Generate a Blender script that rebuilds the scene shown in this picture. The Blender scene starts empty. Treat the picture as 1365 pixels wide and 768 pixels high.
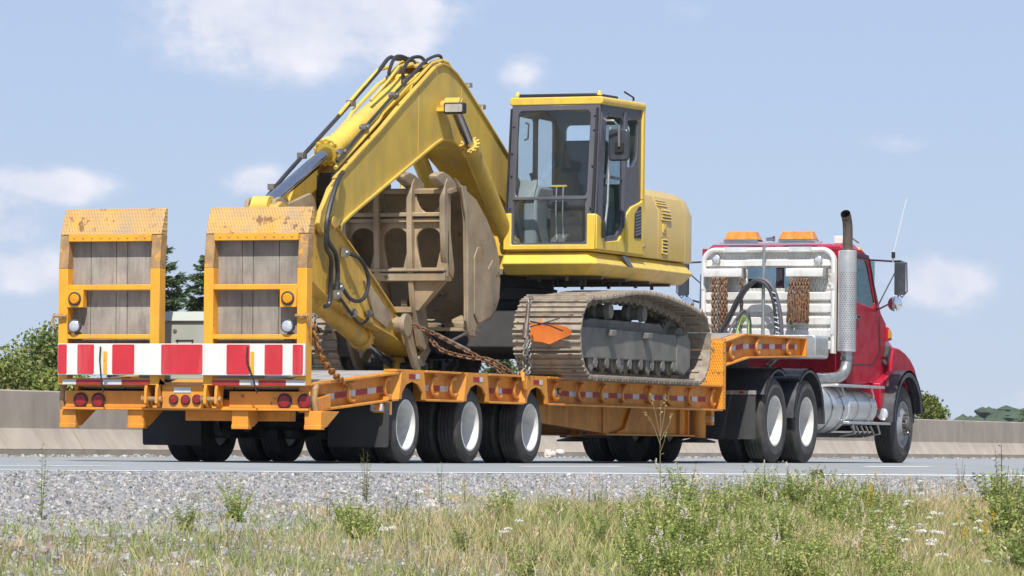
import bpy, math, random
from mathutils import Vector, Matrix
from mathutils.geometry import delaunay_2d_cdt
R = math.radians
scene = bpy.context.scene
COL = scene.collection
random.seed(7)

# ---------------------------------------------------------------- camera
cam_d = bpy.data.cameras.new('camera')
cam_d.sensor_width = 36.0
cam_d.lens = 158.24
cam_d.shift_y = 0.1700
cam_d.clip_start = 0.5
cam_d.clip_end = 6000
cam = bpy.data.objects.new('camera', cam_d)
COL.objects.link(cam)
_r = Vector((0.36030704, -0.93278262, 0.00976843)); _u = Vector((0, 0.01047178, 0.99994517)); _f = Vector((0.93283377, 0.36028729, -0.00377306))
cam.matrix_world = Matrix(((_r.x, _u.x, -_f.x, -38.9044), (_r.y, _u.y, -_f.y, -18.4194), (_r.z, _u.z, -_f.z, 0.1943), (0, 0, 0, 1)))
scene.camera = cam

# ---------------------------------------------------------------- sky and sun
SUN_TRAVEL = Vector((0.56, 0.205, -0.80)).normalized()     # direction in which sunlight travels
SUN_EL = math.asin(-SUN_TRAVEL.z)
SUN_AZ = math.atan2(-SUN_TRAVEL.y, -SUN_TRAVEL.x)
world = bpy.data.worlds.new('World'); scene.world = world; world.use_nodes = True
wt = world.node_tree; wt.nodes.clear()
def WN(t, **k):
    n = wt.nodes.new(t)
    for a, b in k.items(): setattr(n, a, b)
    return n
def wmath(op, a, b=None, c=None):
    n = WN('ShaderNodeMath', operation=op)
    for i, v in enumerate((a, b, c)):
        if v is None: continue
        if isinstance(v, (int, float)): n.inputs[i].default_value = v
        else: wt.links.new(v, n.inputs[i])
    return n.outputs[0]
sky = WN('ShaderNodeTexSky', sky_type='NISHITA', sun_disc=False, sun_elevation=SUN_EL,
         sun_rotation=math.pi / 2 - SUN_AZ, altitude=1500, air_density=1.0, dust_density=0.4, ozone_density=1.5)
hs = WN('ShaderNodeMixRGB'); hs.inputs[0].default_value = 0.72; hs.inputs[2].default_value = (5.05, 6.20, 8.95, 1)      # one flat blue mixed in evens out the clear-sky gradient
wt.links.new(sky.outputs[0], hs.inputs[1])
tc = WN('ShaderNodeTexCoord')
sep = WN('ShaderNodeSeparateXYZ'); wt.links.new(tc.outputs['Generated'], sep.inputs[0])
az = wmath('ARCTAN2', sep.outputs[1], sep.outputs[0]); el = wmath('ARCSINE', sep.outputs[2])
# soft fair-weather clouds: a noise field with a few heaped centres, the same over the whole sky
ns = WN('ShaderNodeTexNoise'); ns.inputs['Scale'].default_value = 62; ns.inputs['Detail'].default_value = 8; ns.inputs['Roughness'].default_value = 0.58
mp = WN('ShaderNodeMapping'); mp.inputs['Scale'].default_value = (1, 1, 1.5)
wt.links.new(tc.outputs['Generated'], mp.inputs[0]); wt.links.new(mp.outputs[0], ns.inputs['Vector'])
nl = WN('ShaderNodeTexNoise'); nl.inputs['Scale'].default_value = 9; nl.inputs['Detail'].default_value = 3
wt.links.new(tc.outputs['Generated'], nl.inputs['Vector'])
CLOUDS = [(0.4170, 0.0960, 0.0310, 0.0125, 0.84), (0.4020, 0.0890, 0.0200, 0.0080, 0.50), (0.3674, 0.0827, 0.0085, 0.0060, 0.34), (0.4721, 0.0560, 0.0130, 0.0042, 0.58), (0.4792, 0.0493, 0.0080, 0.0070, 0.58),
          (0.4756, 0.0377, 0.0100, 0.0060, 0.50), (0.4256, 0.0580, 0.0060, 0.0030, 0.55), (0.2737, 0.0366, 0.0115, 0.0055, 0.74), (0.2861, 0.0672, 0.0100, 0.0030, 0.24), (0.3315, 0.0968, 0.0090, 0.0035, 0.20), (0.2480, 0.0110, 0.0300, 0.0060, 0.18)]
for k in range(26):
    CLOUDS_A = (k * 0.83 + 0.9) % 6.28 - 3.14
    if -0.05 < CLOUDS_A < 0.8: continue
    CLOUDS.append((CLOUDS_A, 0.03 + 0.05 * ((k * 7) % 9), 0.05, 0.018, 0.4))
acc = None
for ca, ce, sa, se, amp in CLOUDS:
    da = wmath('DIVIDE', wmath('SUBTRACT', az, ca), sa); de = wmath('DIVIDE', wmath('SUBTRACT', el, ce), se)
    q = wmath('ADD', wmath('MULTIPLY', da, da), wmath('MULTIPLY', de, de))
    m = wmath('MULTIPLY', wmath('POWER', 2.718, wmath('MULTIPLY', q, -1.0)), amp)
    acc = m if acc is None else wmath('MAXIMUM', acc, m)
dens = wmath('ADD', acc, wmath('MULTIPLY', wmath('SUBTRACT', ns.outputs[0], 0.5), wmath('ADD', wmath('MULTIPLY', acc, 2.6), 0.20)))
dens = wmath('ADD', dens, wmath('MULTIPLY', wmath('SUBTRACT', nl.outputs[0], 0.5), 0.25))
mr = WN('ShaderNodeMapRange', interpolation_type='SMOOTHSTEP'); mr.inputs['From Min'].default_value = 0.09; mr.inputs['From Max'].default_value = 0.48
mr.inputs['To Max'].default_value = 0.95
wt.links.new(dens, mr.inputs['Value'])
shade = WN('ShaderNodeMixRGB'); shade.inputs[1].default_value = (5.0, 5.9, 8.1, 1); shade.inputs[2].default_value = (11.6, 11.2, 11.4, 1)
wt.links.new(ns.outputs[0], shade.inputs[0])
mixc = WN('ShaderNodeMixRGB'); wt.links.new(mr.outputs[0], mixc.inputs[0]); wt.links.new(hs.outputs[0], mixc.inputs[1]); wt.links.new(shade.outputs[0], mixc.inputs[2])
bg = WN('ShaderNodeBackground'); bg.inputs['Strength'].default_value = 0.079
wo = WN('ShaderNodeOutputWorld'); wt.links.new(mixc.outputs[0], bg.inputs['Color']); wt.links.new(bg.outputs[0], wo.inputs['Surface'])

sun_d = bpy.data.lights.new('sun', 'SUN'); sun_d.energy = 4.9; sun_d.angle = R(0.55); sun_d.color = (1.0, 0.955, 0.88)
sun = bpy.data.objects.new('sun', sun_d); COL.objects.link(sun)
sun.rotation_euler = SUN_TRAVEL.to_track_quat('-Z', 'Y').to_euler(); sun.location = (0, 0, 30)
vs = scene.view_settings
vs.view_transform = 'Standard'; vs.look = 'None'; vs.exposure = 0.30; vs.gamma = 1.0; vs.use_curve_mapping = False

# ---------------------------------------------------------------- mesh helpers
class MB:
    """collects shapes in world coordinates; build() links them as one mesh object"""
    def __init__(s): s.v = []; s.f = []; s.m = []; s.c = None
    def add(s, vs_, fs, mi=0):
        o = len(s.v); s.v.extend(tuple(p) for p in vs_)
        for f in fs: s.f.append([i + o for i in f]); s.m.append(mi)
        return s
    def box(s, x0, x1, y0, y1, z0, z1, mi=0):
        return s.hexa([(x0, y0, z0), (x1, y0, z0), (x1, y1, z0), (x0, y1, z0), (x0, y0, z1), (x1, y0, z1), (x1, y1, z1), (x0, y1, z1)], mi)
    def hexa(s, p, mi=0):
        return s.add(p, [(0, 3, 2, 1), (4, 5, 6, 7), (0, 1, 5, 4), (1, 2, 6, 5), (2, 3, 7, 6), (3, 0, 4, 7)], mi)
    def obox(s, c, size, rot=None, mi=0):
        M = rot if rot is not None else Matrix.Identity(3)
        h = [d / 2 for d in size]; c = Vector(c)
        return s.hexa([c + M @ Vector((a * h[0], b * h[1], d * h[2])) for d in (-1, 1) for a, b in ((-1, -1), (1, -1), (1, 1), (-1, 1))], mi)
    def prism(s, poly, y0, y1, mi=0, axis='y'):
        """polygon of (x,z) pairs run from y0 to y1 (axis 'x': polygon of (y,z); axis 'z': polygon of (x,y))"""
        def P(a, b, c): return (a, c, b) if axis == 'y' else (c, a, b) if axis == 'x' else (a, b, c)
        n = len(poly)
        if sum(poly[i][0] * poly[(i + 1) % n][1] - poly[(i + 1) % n][0] * poly[i][1] for i in range(n)) < 0: poly = poly[::-1]
        vs_ = [P(a, b, y0) for a, b in poly] + [P(a, b, y1) for a, b in poly]
        fs = [list(range(n)), list(range(2 * n - 1, n - 1, -1))]
        fs += [(i, i + n, (i + 1) % n + n, (i + 1) % n) for i in range(n)]
        if (axis in 'xz') == (y1 > y0): fs = [list(f)[::-1] for f in fs]
        return s.add(vs_, fs, mi)
    def holed(s, outer, holes, y0, y1, axis='y', mi=0):
        """flat plate with holes"""
        def P(a, b, c): return (a, c, b) if axis == 'y' else (c, a, b) if axis == 'x' else (a, b, c)
        pts = []; edges = []
        for loop in [outer] + holes:
            o = len(pts); pts += [Vector(p) for p in loop]; n = len(loop); edges += [(o + i, o + (i + 1) % n) for i in range(n)]
        vo, eo, fo = delaunay_2d_cdt(pts, edges, [], 1, 1e-5)[:3]
        def inside(c, loop):
            k = False
            for (xa, ya), (xb, yb) in zip(loop, loop[1:] + loop[:1]):
                if (ya > c.y) != (yb > c.y) and c.x < (xb - xa) * (c.y - ya) / (yb - ya) + xa: k = not k
            return k
        fo = [f for f in fo for c in [sum((vo[i] for i in f), Vector((0, 0))) / len(f)] if inside(c, outer) and not any(inside(c, h) for h in holes)]
        n = len(vo); cnt = {}
        for f in fo:
            for i in range(len(f)):
                cnt[(f[i], f[(i + 1) % len(f)])] = 1
        vs_ = [P(p.x, p.y, y0) for p in vo] + [P(p.x, p.y, y1) for p in vo]
        fs = [list(f) for f in fo] + [[i + n for i in reversed(f)] for f in fo]
        for (a, b) in cnt:
            if (b, a) not in cnt: fs.append([b, a, a + n, b + n])
        return s.add(vs_, fs, mi)
    def tube(s, path, r, n=8, closed=False, mi=0, cap=True):
        path = [Vector(p) for p in path]; k = len(path)
        rs = r if isinstance(r, (list, tuple)) else [r] * k
        t0 = (path[1] - path[0]).normalized()
        nrm = t0.orthogonal().normalized(); vs_ = []; prev = t0
        for i, p in enumerate(path):
            if closed: t = (path[(i + 1) % k] - path[i - 1]).normalized()
            elif i == 0: t = t0
            elif i == k - 1: t = (path[i] - path[i - 1]).normalized()
            else: t = ((path[i + 1] - p).normalized() + (p - path[i - 1]).normalized()).normalized()
            q = prev.rotation_difference(t); nrm = (q @ nrm).normalized(); prev = t
            b = t.cross(nrm)
            for j in range(n):
                a = 2 * math.pi * j / n
                vs_.append(p + (nrm * math.cos(a) + b * math.sin(a)) * rs[i])
        fs = []
        for i in range(k if closed else k - 1):
            for j in range(n):
                a = i * n + j; b = i * n + (j + 1) % n; c = ((i + 1) % k) * n
                fs.append((a, b, c + (j + 1) % n, c + j))
        if not closed and cap: fs.append(list(range(n))[::-1]); fs.append(list(range((k - 1) * n, k * n)))
        return s.add(vs_, fs, mi)
    def cyl(s, p0, p1, r0, r1=None, n=16, mi=0):
        return s.tube([p0, p1], [r0, r0 if r1 is None else r1], n, mi=mi)
    def lathe(s, o, d, prof, n=24, mi=0):
        """profile of (radius, distance along d) turned about the axis through o"""
        o = Vector(o); d = Vector(d).normalized(); a = d.orthogonal().normalized(); b = d.cross(a); vs_ = []; fs = []
        for r, h in prof:
            for j in range(n):
                t = 2 * math.pi * j / n
                vs_.append(o + d * h + (a * math.cos(t) + b * math.sin(t)) * r)
        for i in range(len(prof) - 1):
            for j in range(n): fs.append((i * n + j, i * n + (j + 1) % n, (i + 1) * n + (j + 1) % n, (i + 1) * n + j))
        return s.add(vs_, fs, mi)
    def ell(s, c, r, n=10, m=7, mi=0):
        vs_ = []; fs = []
        for i in range(m + 1):
            th = math.pi * i / m
            for j in range(n):
                ph = 2 * math.pi * j / n
                vs_.append((c[0] + r[0] * math.sin(th) * math.cos(ph), c[1] + r[1] * math.sin(th) * math.sin(ph), c[2] + r[2] * math.cos(th)))
        for i in range(m):
            for j in range(n): fs.append((i * n + j, (i + 1) * n + j, (i + 1) * n + (j + 1) % n, i * n + (j + 1) % n))
        return s.add(vs_, fs, mi)
    def sheet(s, a, b, mi=0):
        """strip of quads between two polylines"""
        n = len(a); return s.add(list(a) + list(b), [(i, i + 1, n + i + 1, n + i) for i in range(n - 1)], mi)
    def mesh(s, name, mats, origin=(0, 0, 0), smooth=35):
        me = bpy.data.meshes.new(name)
        ox, oy, oz = origin
        me.from_pydata([(x - ox, y - oy, z - oz) for x, y, z in s.v], [], s.f)
        for m in (mats if isinstance(mats, (list, tuple)) else [mats]): me.materials.append(m)
        if any(s.m): me.polygons.foreach_set('material_index', s.m)
        if s.c:
            ca = me.color_attributes.new('Col', 'FLOAT_COLOR', 'POINT'); ca.data.foreach_set('color', s.c)
        if smooth:
            me.polygons.foreach_set('use_smooth', [True] * len(me.polygons)); me.set_sharp_from_angle(angle=R(smooth))
        me.update(); return me
    def build(s, name, mats, parent=None, bevel=0, smooth=35, origin=None):
        if origin is None: origin = ORG.get(parent.name, (0, 0, 0)) if parent is not None else (0, 0, 0)
        o = bpy.data.objects.new(name, s.mesh(name, mats, origin, smooth)); COL.objects.link(o)
        if parent is not None: o.parent = parent; ORG[o.name] = origin
        elif any(origin): o.location = origin
        if parent is None: ORG[o.name] = origin
        if bevel:
            b = o.modifiers.new('bevel', 'BEVEL'); b.width = bevel; b.segments = 2; b.limit_method = 'ANGLE'; b.angle_limit = R(40); b.harden_normals = False
        return o
ORG = {}
def thing(name, label, cat, loc, group=None):
    o = bpy.data.objects.new(name, None); COL.objects.link(o); o.location = loc; o.empty_display_size = 0.2
    ORG[o.name] = tuple(loc); return tag(o, label, cat, group)
def tag(o, label=None, cat=None, group=None, kind=None):
    for k, v in (('label', label), ('category', cat), ('group', group), ('kind', kind)):
        if v: o[k] = v
    return o
def inst(name, mesh, parent, M, kind=None):
    """another object on shared mesh data, placed by a world matrix"""
    o = bpy.data.objects.new(name, mesh); COL.objects.link(o)
    if parent is not None:
        o.parent = parent; g = ORG.get(parent.name, (0, 0, 0)); o.matrix_local = Matrix.Translation(-Vector(g)) @ M
        ORG[o.name] = g
    else: o.matrix_world = M
    return o
def arc(cx, cz, r, a0, a1, n=10): return [(cx + r * math.cos(R(a0 + (a1 - a0) * i / n)), cz + r * math.sin(R(a0 + (a1 - a0) * i / n))) for i in range(n + 1)]
def smooth_path(pts, n=6):
    """Catmull-Rom through the points"""
    P = [Vector(p) for p in pts]; P = [P[0] * 2 - P[1]] + P + [P[-1] * 2 - P[-2]]; out = []
    for i in range(1, len(P) - 2):
        for k in range(n):
            t = k / n; a, b, c, d = P[i - 1], P[i], P[i + 1], P[i + 2]
            out.append(0.5 * ((2 * b) + (c - a) * t + (2 * a - 5 * b + 4 * c - d) * t * t + (3 * b - a - 3 * c + d) * t ** 3))
    out.append(P[-2]); return out

# ---------------------------------------------------------------- materials
def mat(name, col, rough=0.5, metal=0.0, var=0.12, vscale=6, dirt=None, dirt_amt=0.0, dscale=3.0, streak=False, spots=None, spot_amt=0.0, sscale=14,
        bump=0.0, bscale=60, spec=0.5, coat=0.0, attr=False, rnd=0.0, trans=0.0):
    m = bpy.data.materials.new(name); m.use_nodes = True; nt = m.node_tree; N = nt.nodes; L = nt.links
    b = N['Principled BSDF']; b.inputs['Roughness'].default_value = rough; b.inputs['Metallic'].default_value = metal
    b.inputs['Specular IOR Level'].default_value = spec; b.inputs['Coat Weight'].default_value = coat; b.inputs['Coat Roughness'].default_value = 0.12
    tcn = N.new('ShaderNodeTexCoord'); vec = tcn.outputs['Object']
    def noise(sc, det=5, stretch=None, ro=0.55):
        n = N.new('ShaderNodeTexNoise'); n.inputs['Scale'].default_value = sc; n.inputs['Detail'].default_value = det; n.inputs['Roughness'].default_value = ro
        if stretch:
            mp_ = N.new('ShaderNodeMapping'); mp_.inputs['Scale'].default_value = stretch; L.new(vec, mp_.inputs[0]); L.new(mp_.outputs[0], n.inputs['Vector'])
        else: L.new(vec, n.inputs['Vector'])
        return n.outputs[0]
    def ramp(x, lo, hi, a=0.0, c=1.0):
        r = N.new('ShaderNodeMapRange'); r.inputs['From Min'].default_value = lo; r.inputs['From Max'].default_value = hi
        r.inputs['To Min'].default_value = a; r.inputs['To Max'].default_value = c; L.new(x, r.inputs['Value']); return r.outputs[0]
    def mixc_(f, a, c, mode='MIX'):
        x = N.new('ShaderNodeMixRGB'); x.blend_type = mode
        for i, v in enumerate((f, a, c)):
            if isinstance(v, (int, float)): x.inputs[i].default_value = v
            elif isinstance(v, tuple): x.inputs[i].default_value = (*v[:3], 1)
            else: L.new(v, x.inputs[i])
        return x.outputs[0]
    if attr:
        at = N.new('ShaderNodeVertexColor'); at.layer_name = 'Col'; c = at.outputs[0]
    else: c = tuple(col)
    if var:
        f = ramp(noise(vscale), 0.3, 0.7, 1 - var, 1 + var); cc = N.new('ShaderNodeCombineColor')
        for i in range(3): L.new(f, cc.inputs[i])
        c = mixc_(1.0, c, cc.outputs[0], 'MULTIPLY')
    if rnd:
        oi = N.new('ShaderNodeObjectInfo'); f = ramp(oi.outputs['Random'], 0, 1, 1 - rnd, 1 + rnd); cc = N.new('ShaderNodeCombineColor')
        for i in range(3): L.new(f, cc.inputs[i])
        c = mixc_(1.0, c, cc.outputs[0], 'MULTIPLY')
    ro = None
    if dirt:
        f = ramp(noise(dscale, 7, (1.6, 1.6, 0.25) if streak else None, 0.65), 0.62 - 0.3 * dirt_amt, 0.80 - 0.15 * dirt_amt, 0, min(1, 0.45 + dirt_amt * 0.5)); c = mixc_(f, c, dirt); ro = f
    if spots:
        f = ramp(noise(sscale, 9, None, 0.7), 0.68 - 0.2 * spot_amt, 0.72 - 0.2 * spot_amt, 0, 0.9); c = mixc_(f, c, spots)
    if isinstance(c, tuple): b.inputs['Base Color'].default_value = (*c, 1)
    else: L.new(c, b.inputs['Base Color'])
    rr = ramp(noise(vscale * 2.3), 0.3, 0.7, max(0.03, rough - 0.08), min(1, rough + 0.1))
    if ro is not None:
        mx = N.new('ShaderNodeMath'); mx.operation = 'MULTIPLY_ADD'; L.new(ro, mx.inputs[0]); mx.inputs[1].default_value = 0.3; L.new(rr, mx.inputs[2]); rr = mx.outputs[0]
    L.new(rr, b.inputs['Roughness'])
    if bump:
        bn = N.new('ShaderNodeBump'); bn.inputs['Strength'].default_value = bump; bn.inputs['Distance'].default_value = 0.01; L.new(noise(bscale, 4), bn.inputs['Height']); L.new(bn.outputs[0], b.inputs['Normal'])
    if trans:
        tr = N.new('ShaderNodeBsdfTranslucent'); L.new(c, tr.inputs[0]) if not isinstance(c, tuple) else setattr(tr.inputs[0], 'default_value', (*c, 1))
        ms = N.new('ShaderNodeMixShader'); ms.inputs[0].default_value = trans; L.new(b.outputs[0], ms.inputs[1]); L.new(tr.outputs[0], ms.inputs[2]); L.new(ms.outputs[0], N['Material Output'].inputs[0])
    return m
def glass(name, tint=(0.75, 0.85, 0.88), refl=0.12, body=0.0, bodycol=(0.4, 0.5, 0.6)):
    m = bpy.data.materials.new(name); m.use_nodes = True; nt = m.node_tree; N = nt.nodes; L = nt.links; N.remove(N['Principled BSDF'])
    t = N.new('ShaderNodeBsdfTransparent'); t.inputs[0].default_value = (*tint, 1)
    g = N.new('ShaderNodeBsdfGlossy'); g.inputs['Roughness'].default_value = 0.02
    fr = N.new('ShaderNodeFresnel'); ge = N.new('ShaderNodeNewGeometry'); io = N.new('ShaderNodeMapRange'); io.inputs['To Min'].default_value = 1.5; io.inputs['To Max'].default_value = 1 / 1.5
    L.new(ge.outputs['Backfacing'], io.inputs['Value']); L.new(io.outputs[0], fr.inputs[0])      # thin pane: both faces reflect as glass in air
    ad = N.new('ShaderNodeMath'); ad.operation = 'ADD'; ad.inputs[1].default_value = refl - 0.04; L.new(fr.outputs[0], ad.inputs[0])
    ms = N.new('ShaderNodeMixShader'); L.new(ad.outputs[0], ms.inputs[0]); L.new(t.outputs[0], ms.inputs[1]); L.new(g.outputs[0], ms.inputs[2]); out = ms
    if body:
        d = N.new('ShaderNodeBsdfDiffuse'); d.inputs[0].default_value = (*bodycol, 1)
        m2 = N.new('ShaderNodeMixShader'); m2.inputs[0].default_value = body; L.new(ms.outputs[0], m2.inputs[1]); L.new(d.outputs[0], m2.inputs[2]); out = m2
    L.new(out.outputs[0], N['Material Output'].inputs[0]); return m
def tread_plate(name, col, worn, scale=26, rough=0.5, metal=0.0, amt=0.5):
    """diamond tread plate: raised bars in two directions, worn paint"""
    m = mat(name, col, rough, metal, 0.15, 5, worn, amt, 4.0, spots=(0.20, 0.10, 0.045) if metal < .5 else None, spot_amt=0.55, sscale=7)
    nt = m.node_tree; N = nt.nodes; L = nt.links; b = N['Principled BSDF']
    tcn = N.new('ShaderNodeTexCoord'); hs_ = []
    for a in (1, -1):
        mp_ = N.new('ShaderNodeMapping'); mp_.inputs['Rotation'].default_value = (R(45 * a), 0, 0); mp_.inputs['Scale'].default_value = (0, scale, scale * 0.45)
        vo = N.new('ShaderNodeTexVoronoi'); vo.inputs['Randomness'].default_value = 0.0; vo.inputs['Scale'].default_value = 1.0
        L.new(tcn.outputs['Object'], mp_.inputs[0]); L.new(mp_.outputs[0], vo.inputs['Vector']); hs_.append(vo.outputs[0])
    mn = N.new('ShaderNodeMath'); mn.operation = 'MINIMUM'; L.new(hs_[0], mn.inputs[0]); L.new(hs_[1], mn.inputs[1])
    r = N.new('ShaderNodeMapRange'); r.inputs['From Min'].default_value = 0.22; r.inputs['From Max'].default_value = 0.40; r.inputs['To Min'].default_value = 1; r.inputs['To Max'].default_value = 0; L.new(mn.outputs[0], r.inputs[0])
    bn = N.new('ShaderNodeBump'); bn.inputs['Strength'].default_value = 0.9; bn.inputs['Distance'].default_value = 0.006; L.new(r.outputs[0], bn.inputs['Height']); L.new(bn.outputs[0], b.inputs['Normal'])
    return m
DUST = (0.30, 0.25, 0.18); RUST = (0.14, 0.055, 0.022); GRIME = (0.05, 0.045, 0.04)
M = {}
M['ex_yellow'] = mat('excavator paint', (0.70, 0.485, 0.065), 0.40, 0, 0.09, 3, (0.40, 0.30, 0.12), 0.45, 2.5, True, (0.24, 0.17, 0.08), 0.10, 26, coat=0.15)
M['ex_boom'] = mat('excavator boom paint', (0.58, 0.395, 0.065), 0.42, 0, 0.12, 2.5, (0.34, 0.255, 0.11), 0.55, 2.2, True, (0.12, 0.09, 0.05), 0.14, 11, coat=0.12)
M['ex_stick'] = mat('worn stick paint', (0.60, 0.36, 0.045), 0.5, 0, 0.12, 4, (0.28, 0.22, 0.12), 0.65, 3, True, GRIME, 0.35, 12)
M['ex_tan'] = mat('dusty counterweight paint', (0.55, 0.375, 0.095), 0.40, 0, 0.06, 3, (0.42, 0.32, 0.14), 0.3, 1.5, True, coat=0.2)
M['bucket'] = mat('worn bucket steel', (0.315, 0.25, 0.17), 0.55, 0.15, 0.35, 2.5, (0.42, 0.27, 0.11), 0.5, 2.5, True, (0.12, 0.085, 0.05), 0.34, 4, bump=0.25, bscale=40)
M['binder'] = mat('greasy binder steel', (0.15, 0.12, 0.10), 0.5, 0.6, 0.25, 12, (0.25, 0.18, 0.13), 0.4, 9)
M['bucket_in'] = mat('bucket inside', (0.16, 0.125, 0.09), 0.75, 0.1, 0.3, 5, RUST, 0.4, 4)
M['track'] = mat('track shoe steel', (0.29, 0.245, 0.195), 0.6, 0.2, 0.35, 9, (0.38, 0.325, 0.25), 0.65, 5, False, RUST, 0.4, 10, bump=0.3, bscale=50, rnd=0.15)
M['under'] = mat('dusty undercarriage', (0.155, 0.150, 0.132), 0.75, 0.05, 0.2, 5, (0.26, 0.235, 0.19), 0.4, 3, False, bump=0.2, bscale=40)
M['dark'] = mat('dark machinery', (0.025, 0.024, 0.023), 0.6, 0.2, 0.3, 6, (0.07, 0.06, 0.05), 0.3, 4)
M['cabgrey'] = mat('cab charcoal paint', (0.085, 0.085, 0.105), 0.42, 0, 0.08, 5, (0.11, 0.105, 0.10), 0.3, 3, True, coat=0.1)
M['black'] = mat('black plastic', (0.018, 0.018, 0.02), 0.5, 0, 0.2, 8)
M['fender'] = mat('weathered black plastic', (0.045, 0.046, 0.055), 0.48, 0, 0.2, 5, (0.12, 0.12, 0.12), 0.35, 5)
M['rubber'] = mat('tyre rubber', (0.036, 0.034, 0.033), 0.75, 0, 0.25, 5, (0.10, 0.093, 0.084), 0.6, 4, bump=0.1, bscale=80)
M['hose'] = mat('hose rubber', (0.025, 0.026, 0.03), 0.45, 0, 0.2, 12, (0.08, 0.075, 0.07), 0.3, 8)
M['flap'] = mat('mudflap rubber', (0.030, 0.031, 0.034), 0.6, 0, 0.2, 3, (0.075, 0.073, 0.07), 0.5, 2.0, True)
M['rim'] = mat('white painted rim', (0.66, 0.65, 0.62), 0.42, 0, 0.06, 4, (0.34, 0.30, 0.26), 0.5, 6, False)
M['steelrim'] = mat('dull steel rim', (0.36, 0.36, 0.36), 0.45, 0.6, 0.15, 6, (0.20, 0.18, 0.16), 0.4, 7)
M['hubdark'] = mat('greasy hub', (0.13, 0.12, 0.11), 0.45, 0.5, 0.25, 14)
M['chrome'] = mat('chromed rod', (0.42, 0.43, 0.47), 0.14, 1.0, 0.1, 8)
M['steel'] = mat('bare steel', (0.46, 0.45, 0.43), 0.38, 0.9, 0.15, 8, (0.22, 0.19, 0.16), 0.3, 6)
M['alu'] = mat('brushed aluminium', (0.66, 0.66, 0.65), 0.36, 0.75, 0.08, 5, (0.40, 0.39, 0.37), 0.25, 5, True)
M['rackwhite'] = mat('pale aluminium rack', (0.72, 0.71, 0.68), 0.45, 0.25, 0.08, 5, (0.42, 0.40, 0.36), 0.45, 4, True)
M['orange'] = mat('trailer orange paint', (0.68, 0.265, 0.024), 0.45, 0, 0.12, 4, (0.38, 0.18, 0.05), 0.55, 3.5, True, RUST, 0.24, 12, coat=0.05)
M['ramp'] = mat('ramp yellow paint', (0.76, 0.345, 0.022), 0.45, 0, 0.09, 4, (0.48, 0.25, 0.06), 0.45, 3.5, True, RUST, 0.17, 14, coat=0.05)
M['rampworn'] = mat('worn ramp paint', (0.42, 0.25, 0.10), 0.6, 0.15, 0.25, 8, (0.22, 0.15, 0.10), 0.8, 5, False, (0.72, 0.32, 0.03), 0.55, 7)
M['ramptread'] = tread_plate('ramp tread plate', (0.64, 0.35, 0.06), (0.40, 0.29, 0.18), 46, amt=1.0)
M['ortread'] = tread_plate('orange tread plate', (0.74, 0.30, 0.022), (0.60, 0.27, 0.04), 46, amt=0.2)
M['aluthread'] = tread_plate('aluminium tread plate', (0.62, 0.61, 0.57), (0.42, 0.40, 0.36), 26, 0.42, 0.5, 0.4)
M['wood'] = mat('weathered plank', (0.285, 0.255, 0.22), 0.8, 0, 0.25, 3, (0.16, 0.14, 0.12), 0.6, 11, True, bump=0.3, bscale=30, rnd=0.14)
M['deckwood'] = mat('grey deck board', (0.30, 0.28, 0.26), 0.8, 0, 0.2, 3, (0.16, 0.145, 0.13), 0.5, 4, rnd=0.15)
M['white'] = mat('white board paint', (0.66, 0.65, 0.62), 0.4, 0, 0.04, 3, (0.55, 0.51, 0.45), 0.35, 4, True, (0.36, 0.30, 0.24), 0.05, 16)
M['redboard'] = mat('red board paint', (0.50, 0.026, 0.036), 0.4, 0, 0.10, 3, (0.50, 0.12, 0.11), 0.4, 5, True, (0.30, 0.05, 0.05), 0.06, 14)
M['tapered'] = mat('red reflective tape', (0.33, 0.022, 0.030), 0.35, 0, 0.15, 9)
M['tapewhite'] = mat('white reflective tape', (0.55, 0.56, 0.58), 0.35, 0, 0.12, 9, (0.3, 0.28, 0.25), 0.3, 6)
M['redlens'] = mat('red lamp lens', (0.26, 0.014, 0.018), 0.2, 0, 0.15, 30, bump=0.25, bscale=120)
M['amber'] = mat('amber lamp lens', (0.85, 0.33, 0.01), 0.25, 0, 0.2, 40, bump=0.3, bscale=140)
M['amberdull'] = mat('sun-bleached amber lens', (0.60, 0.20, 0.022), 0.3, 0, 0.25, 12, (0.68, 0.33, 0.10), 0.5, 9, bump=0.3, bscale=90)
M['lamp'] = mat('clear lamp lens', (0.72, 0.73, 0.75), 0.12, 0.6, 0.12, 20)
M['red'] = mat('red truck paint', (0.37, 0.011, 0.032), 0.26, 0, 0.05, 2, (0.22, 0.02, 0.035), 0.1, 3, True, coat=0.1, spec=0.35)
M['chain'] = mat('rusty chain', (0.19, 0.095, 0.048), 0.6, 0.5, 0.3, 20, (0.34, 0.28, 0.22), 0.4, 15)
M['chainyel'] = mat('painted chain', (0.42, 0.18, 0.035), 0.55, 0.3, 0.3, 20, (0.16, 0.08, 0.04), 0.5, 15)
M['chaingrey'] = mat('galvanised chain', (0.22, 0.205, 0.185), 0.55, 0.6, 0.25, 20, (0.12, 0.085, 0.06), 0.4, 15)
M['flag'] = mat('orange flag cloth', (0.78, 0.22, 0.04), 0.8, 0, 0.1, 4, (0.55, 0.10, 0.03), 0.2, 5, trans=0.25)
M['toolbox'] = mat('grey green box paint', (0.40, 0.42, 0.37), 0.5, 0, 0.08, 3, (0.33, 0.25, 0.17), 0.3, 3, False, RUST, 0.12, 7)
M['seat'] = mat('dark seat fabric', (0.035, 0.040, 0.060), 0.85, 0, 0.15, 6)
M['console'] = mat('grey console plastic', (0.20, 0.22, 0.235), 0.55, 0, 0.1, 6)
M['floor'] = mat('cab floor mat', (0.10, 0.075, 0.055), 0.8, 0, 0.3, 8)
M['lightblue'] = glass('cab glass', (0.95, 0.98, 0.99), 0.03, 0.02, (0.4, 0.5, 0.55))
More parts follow.
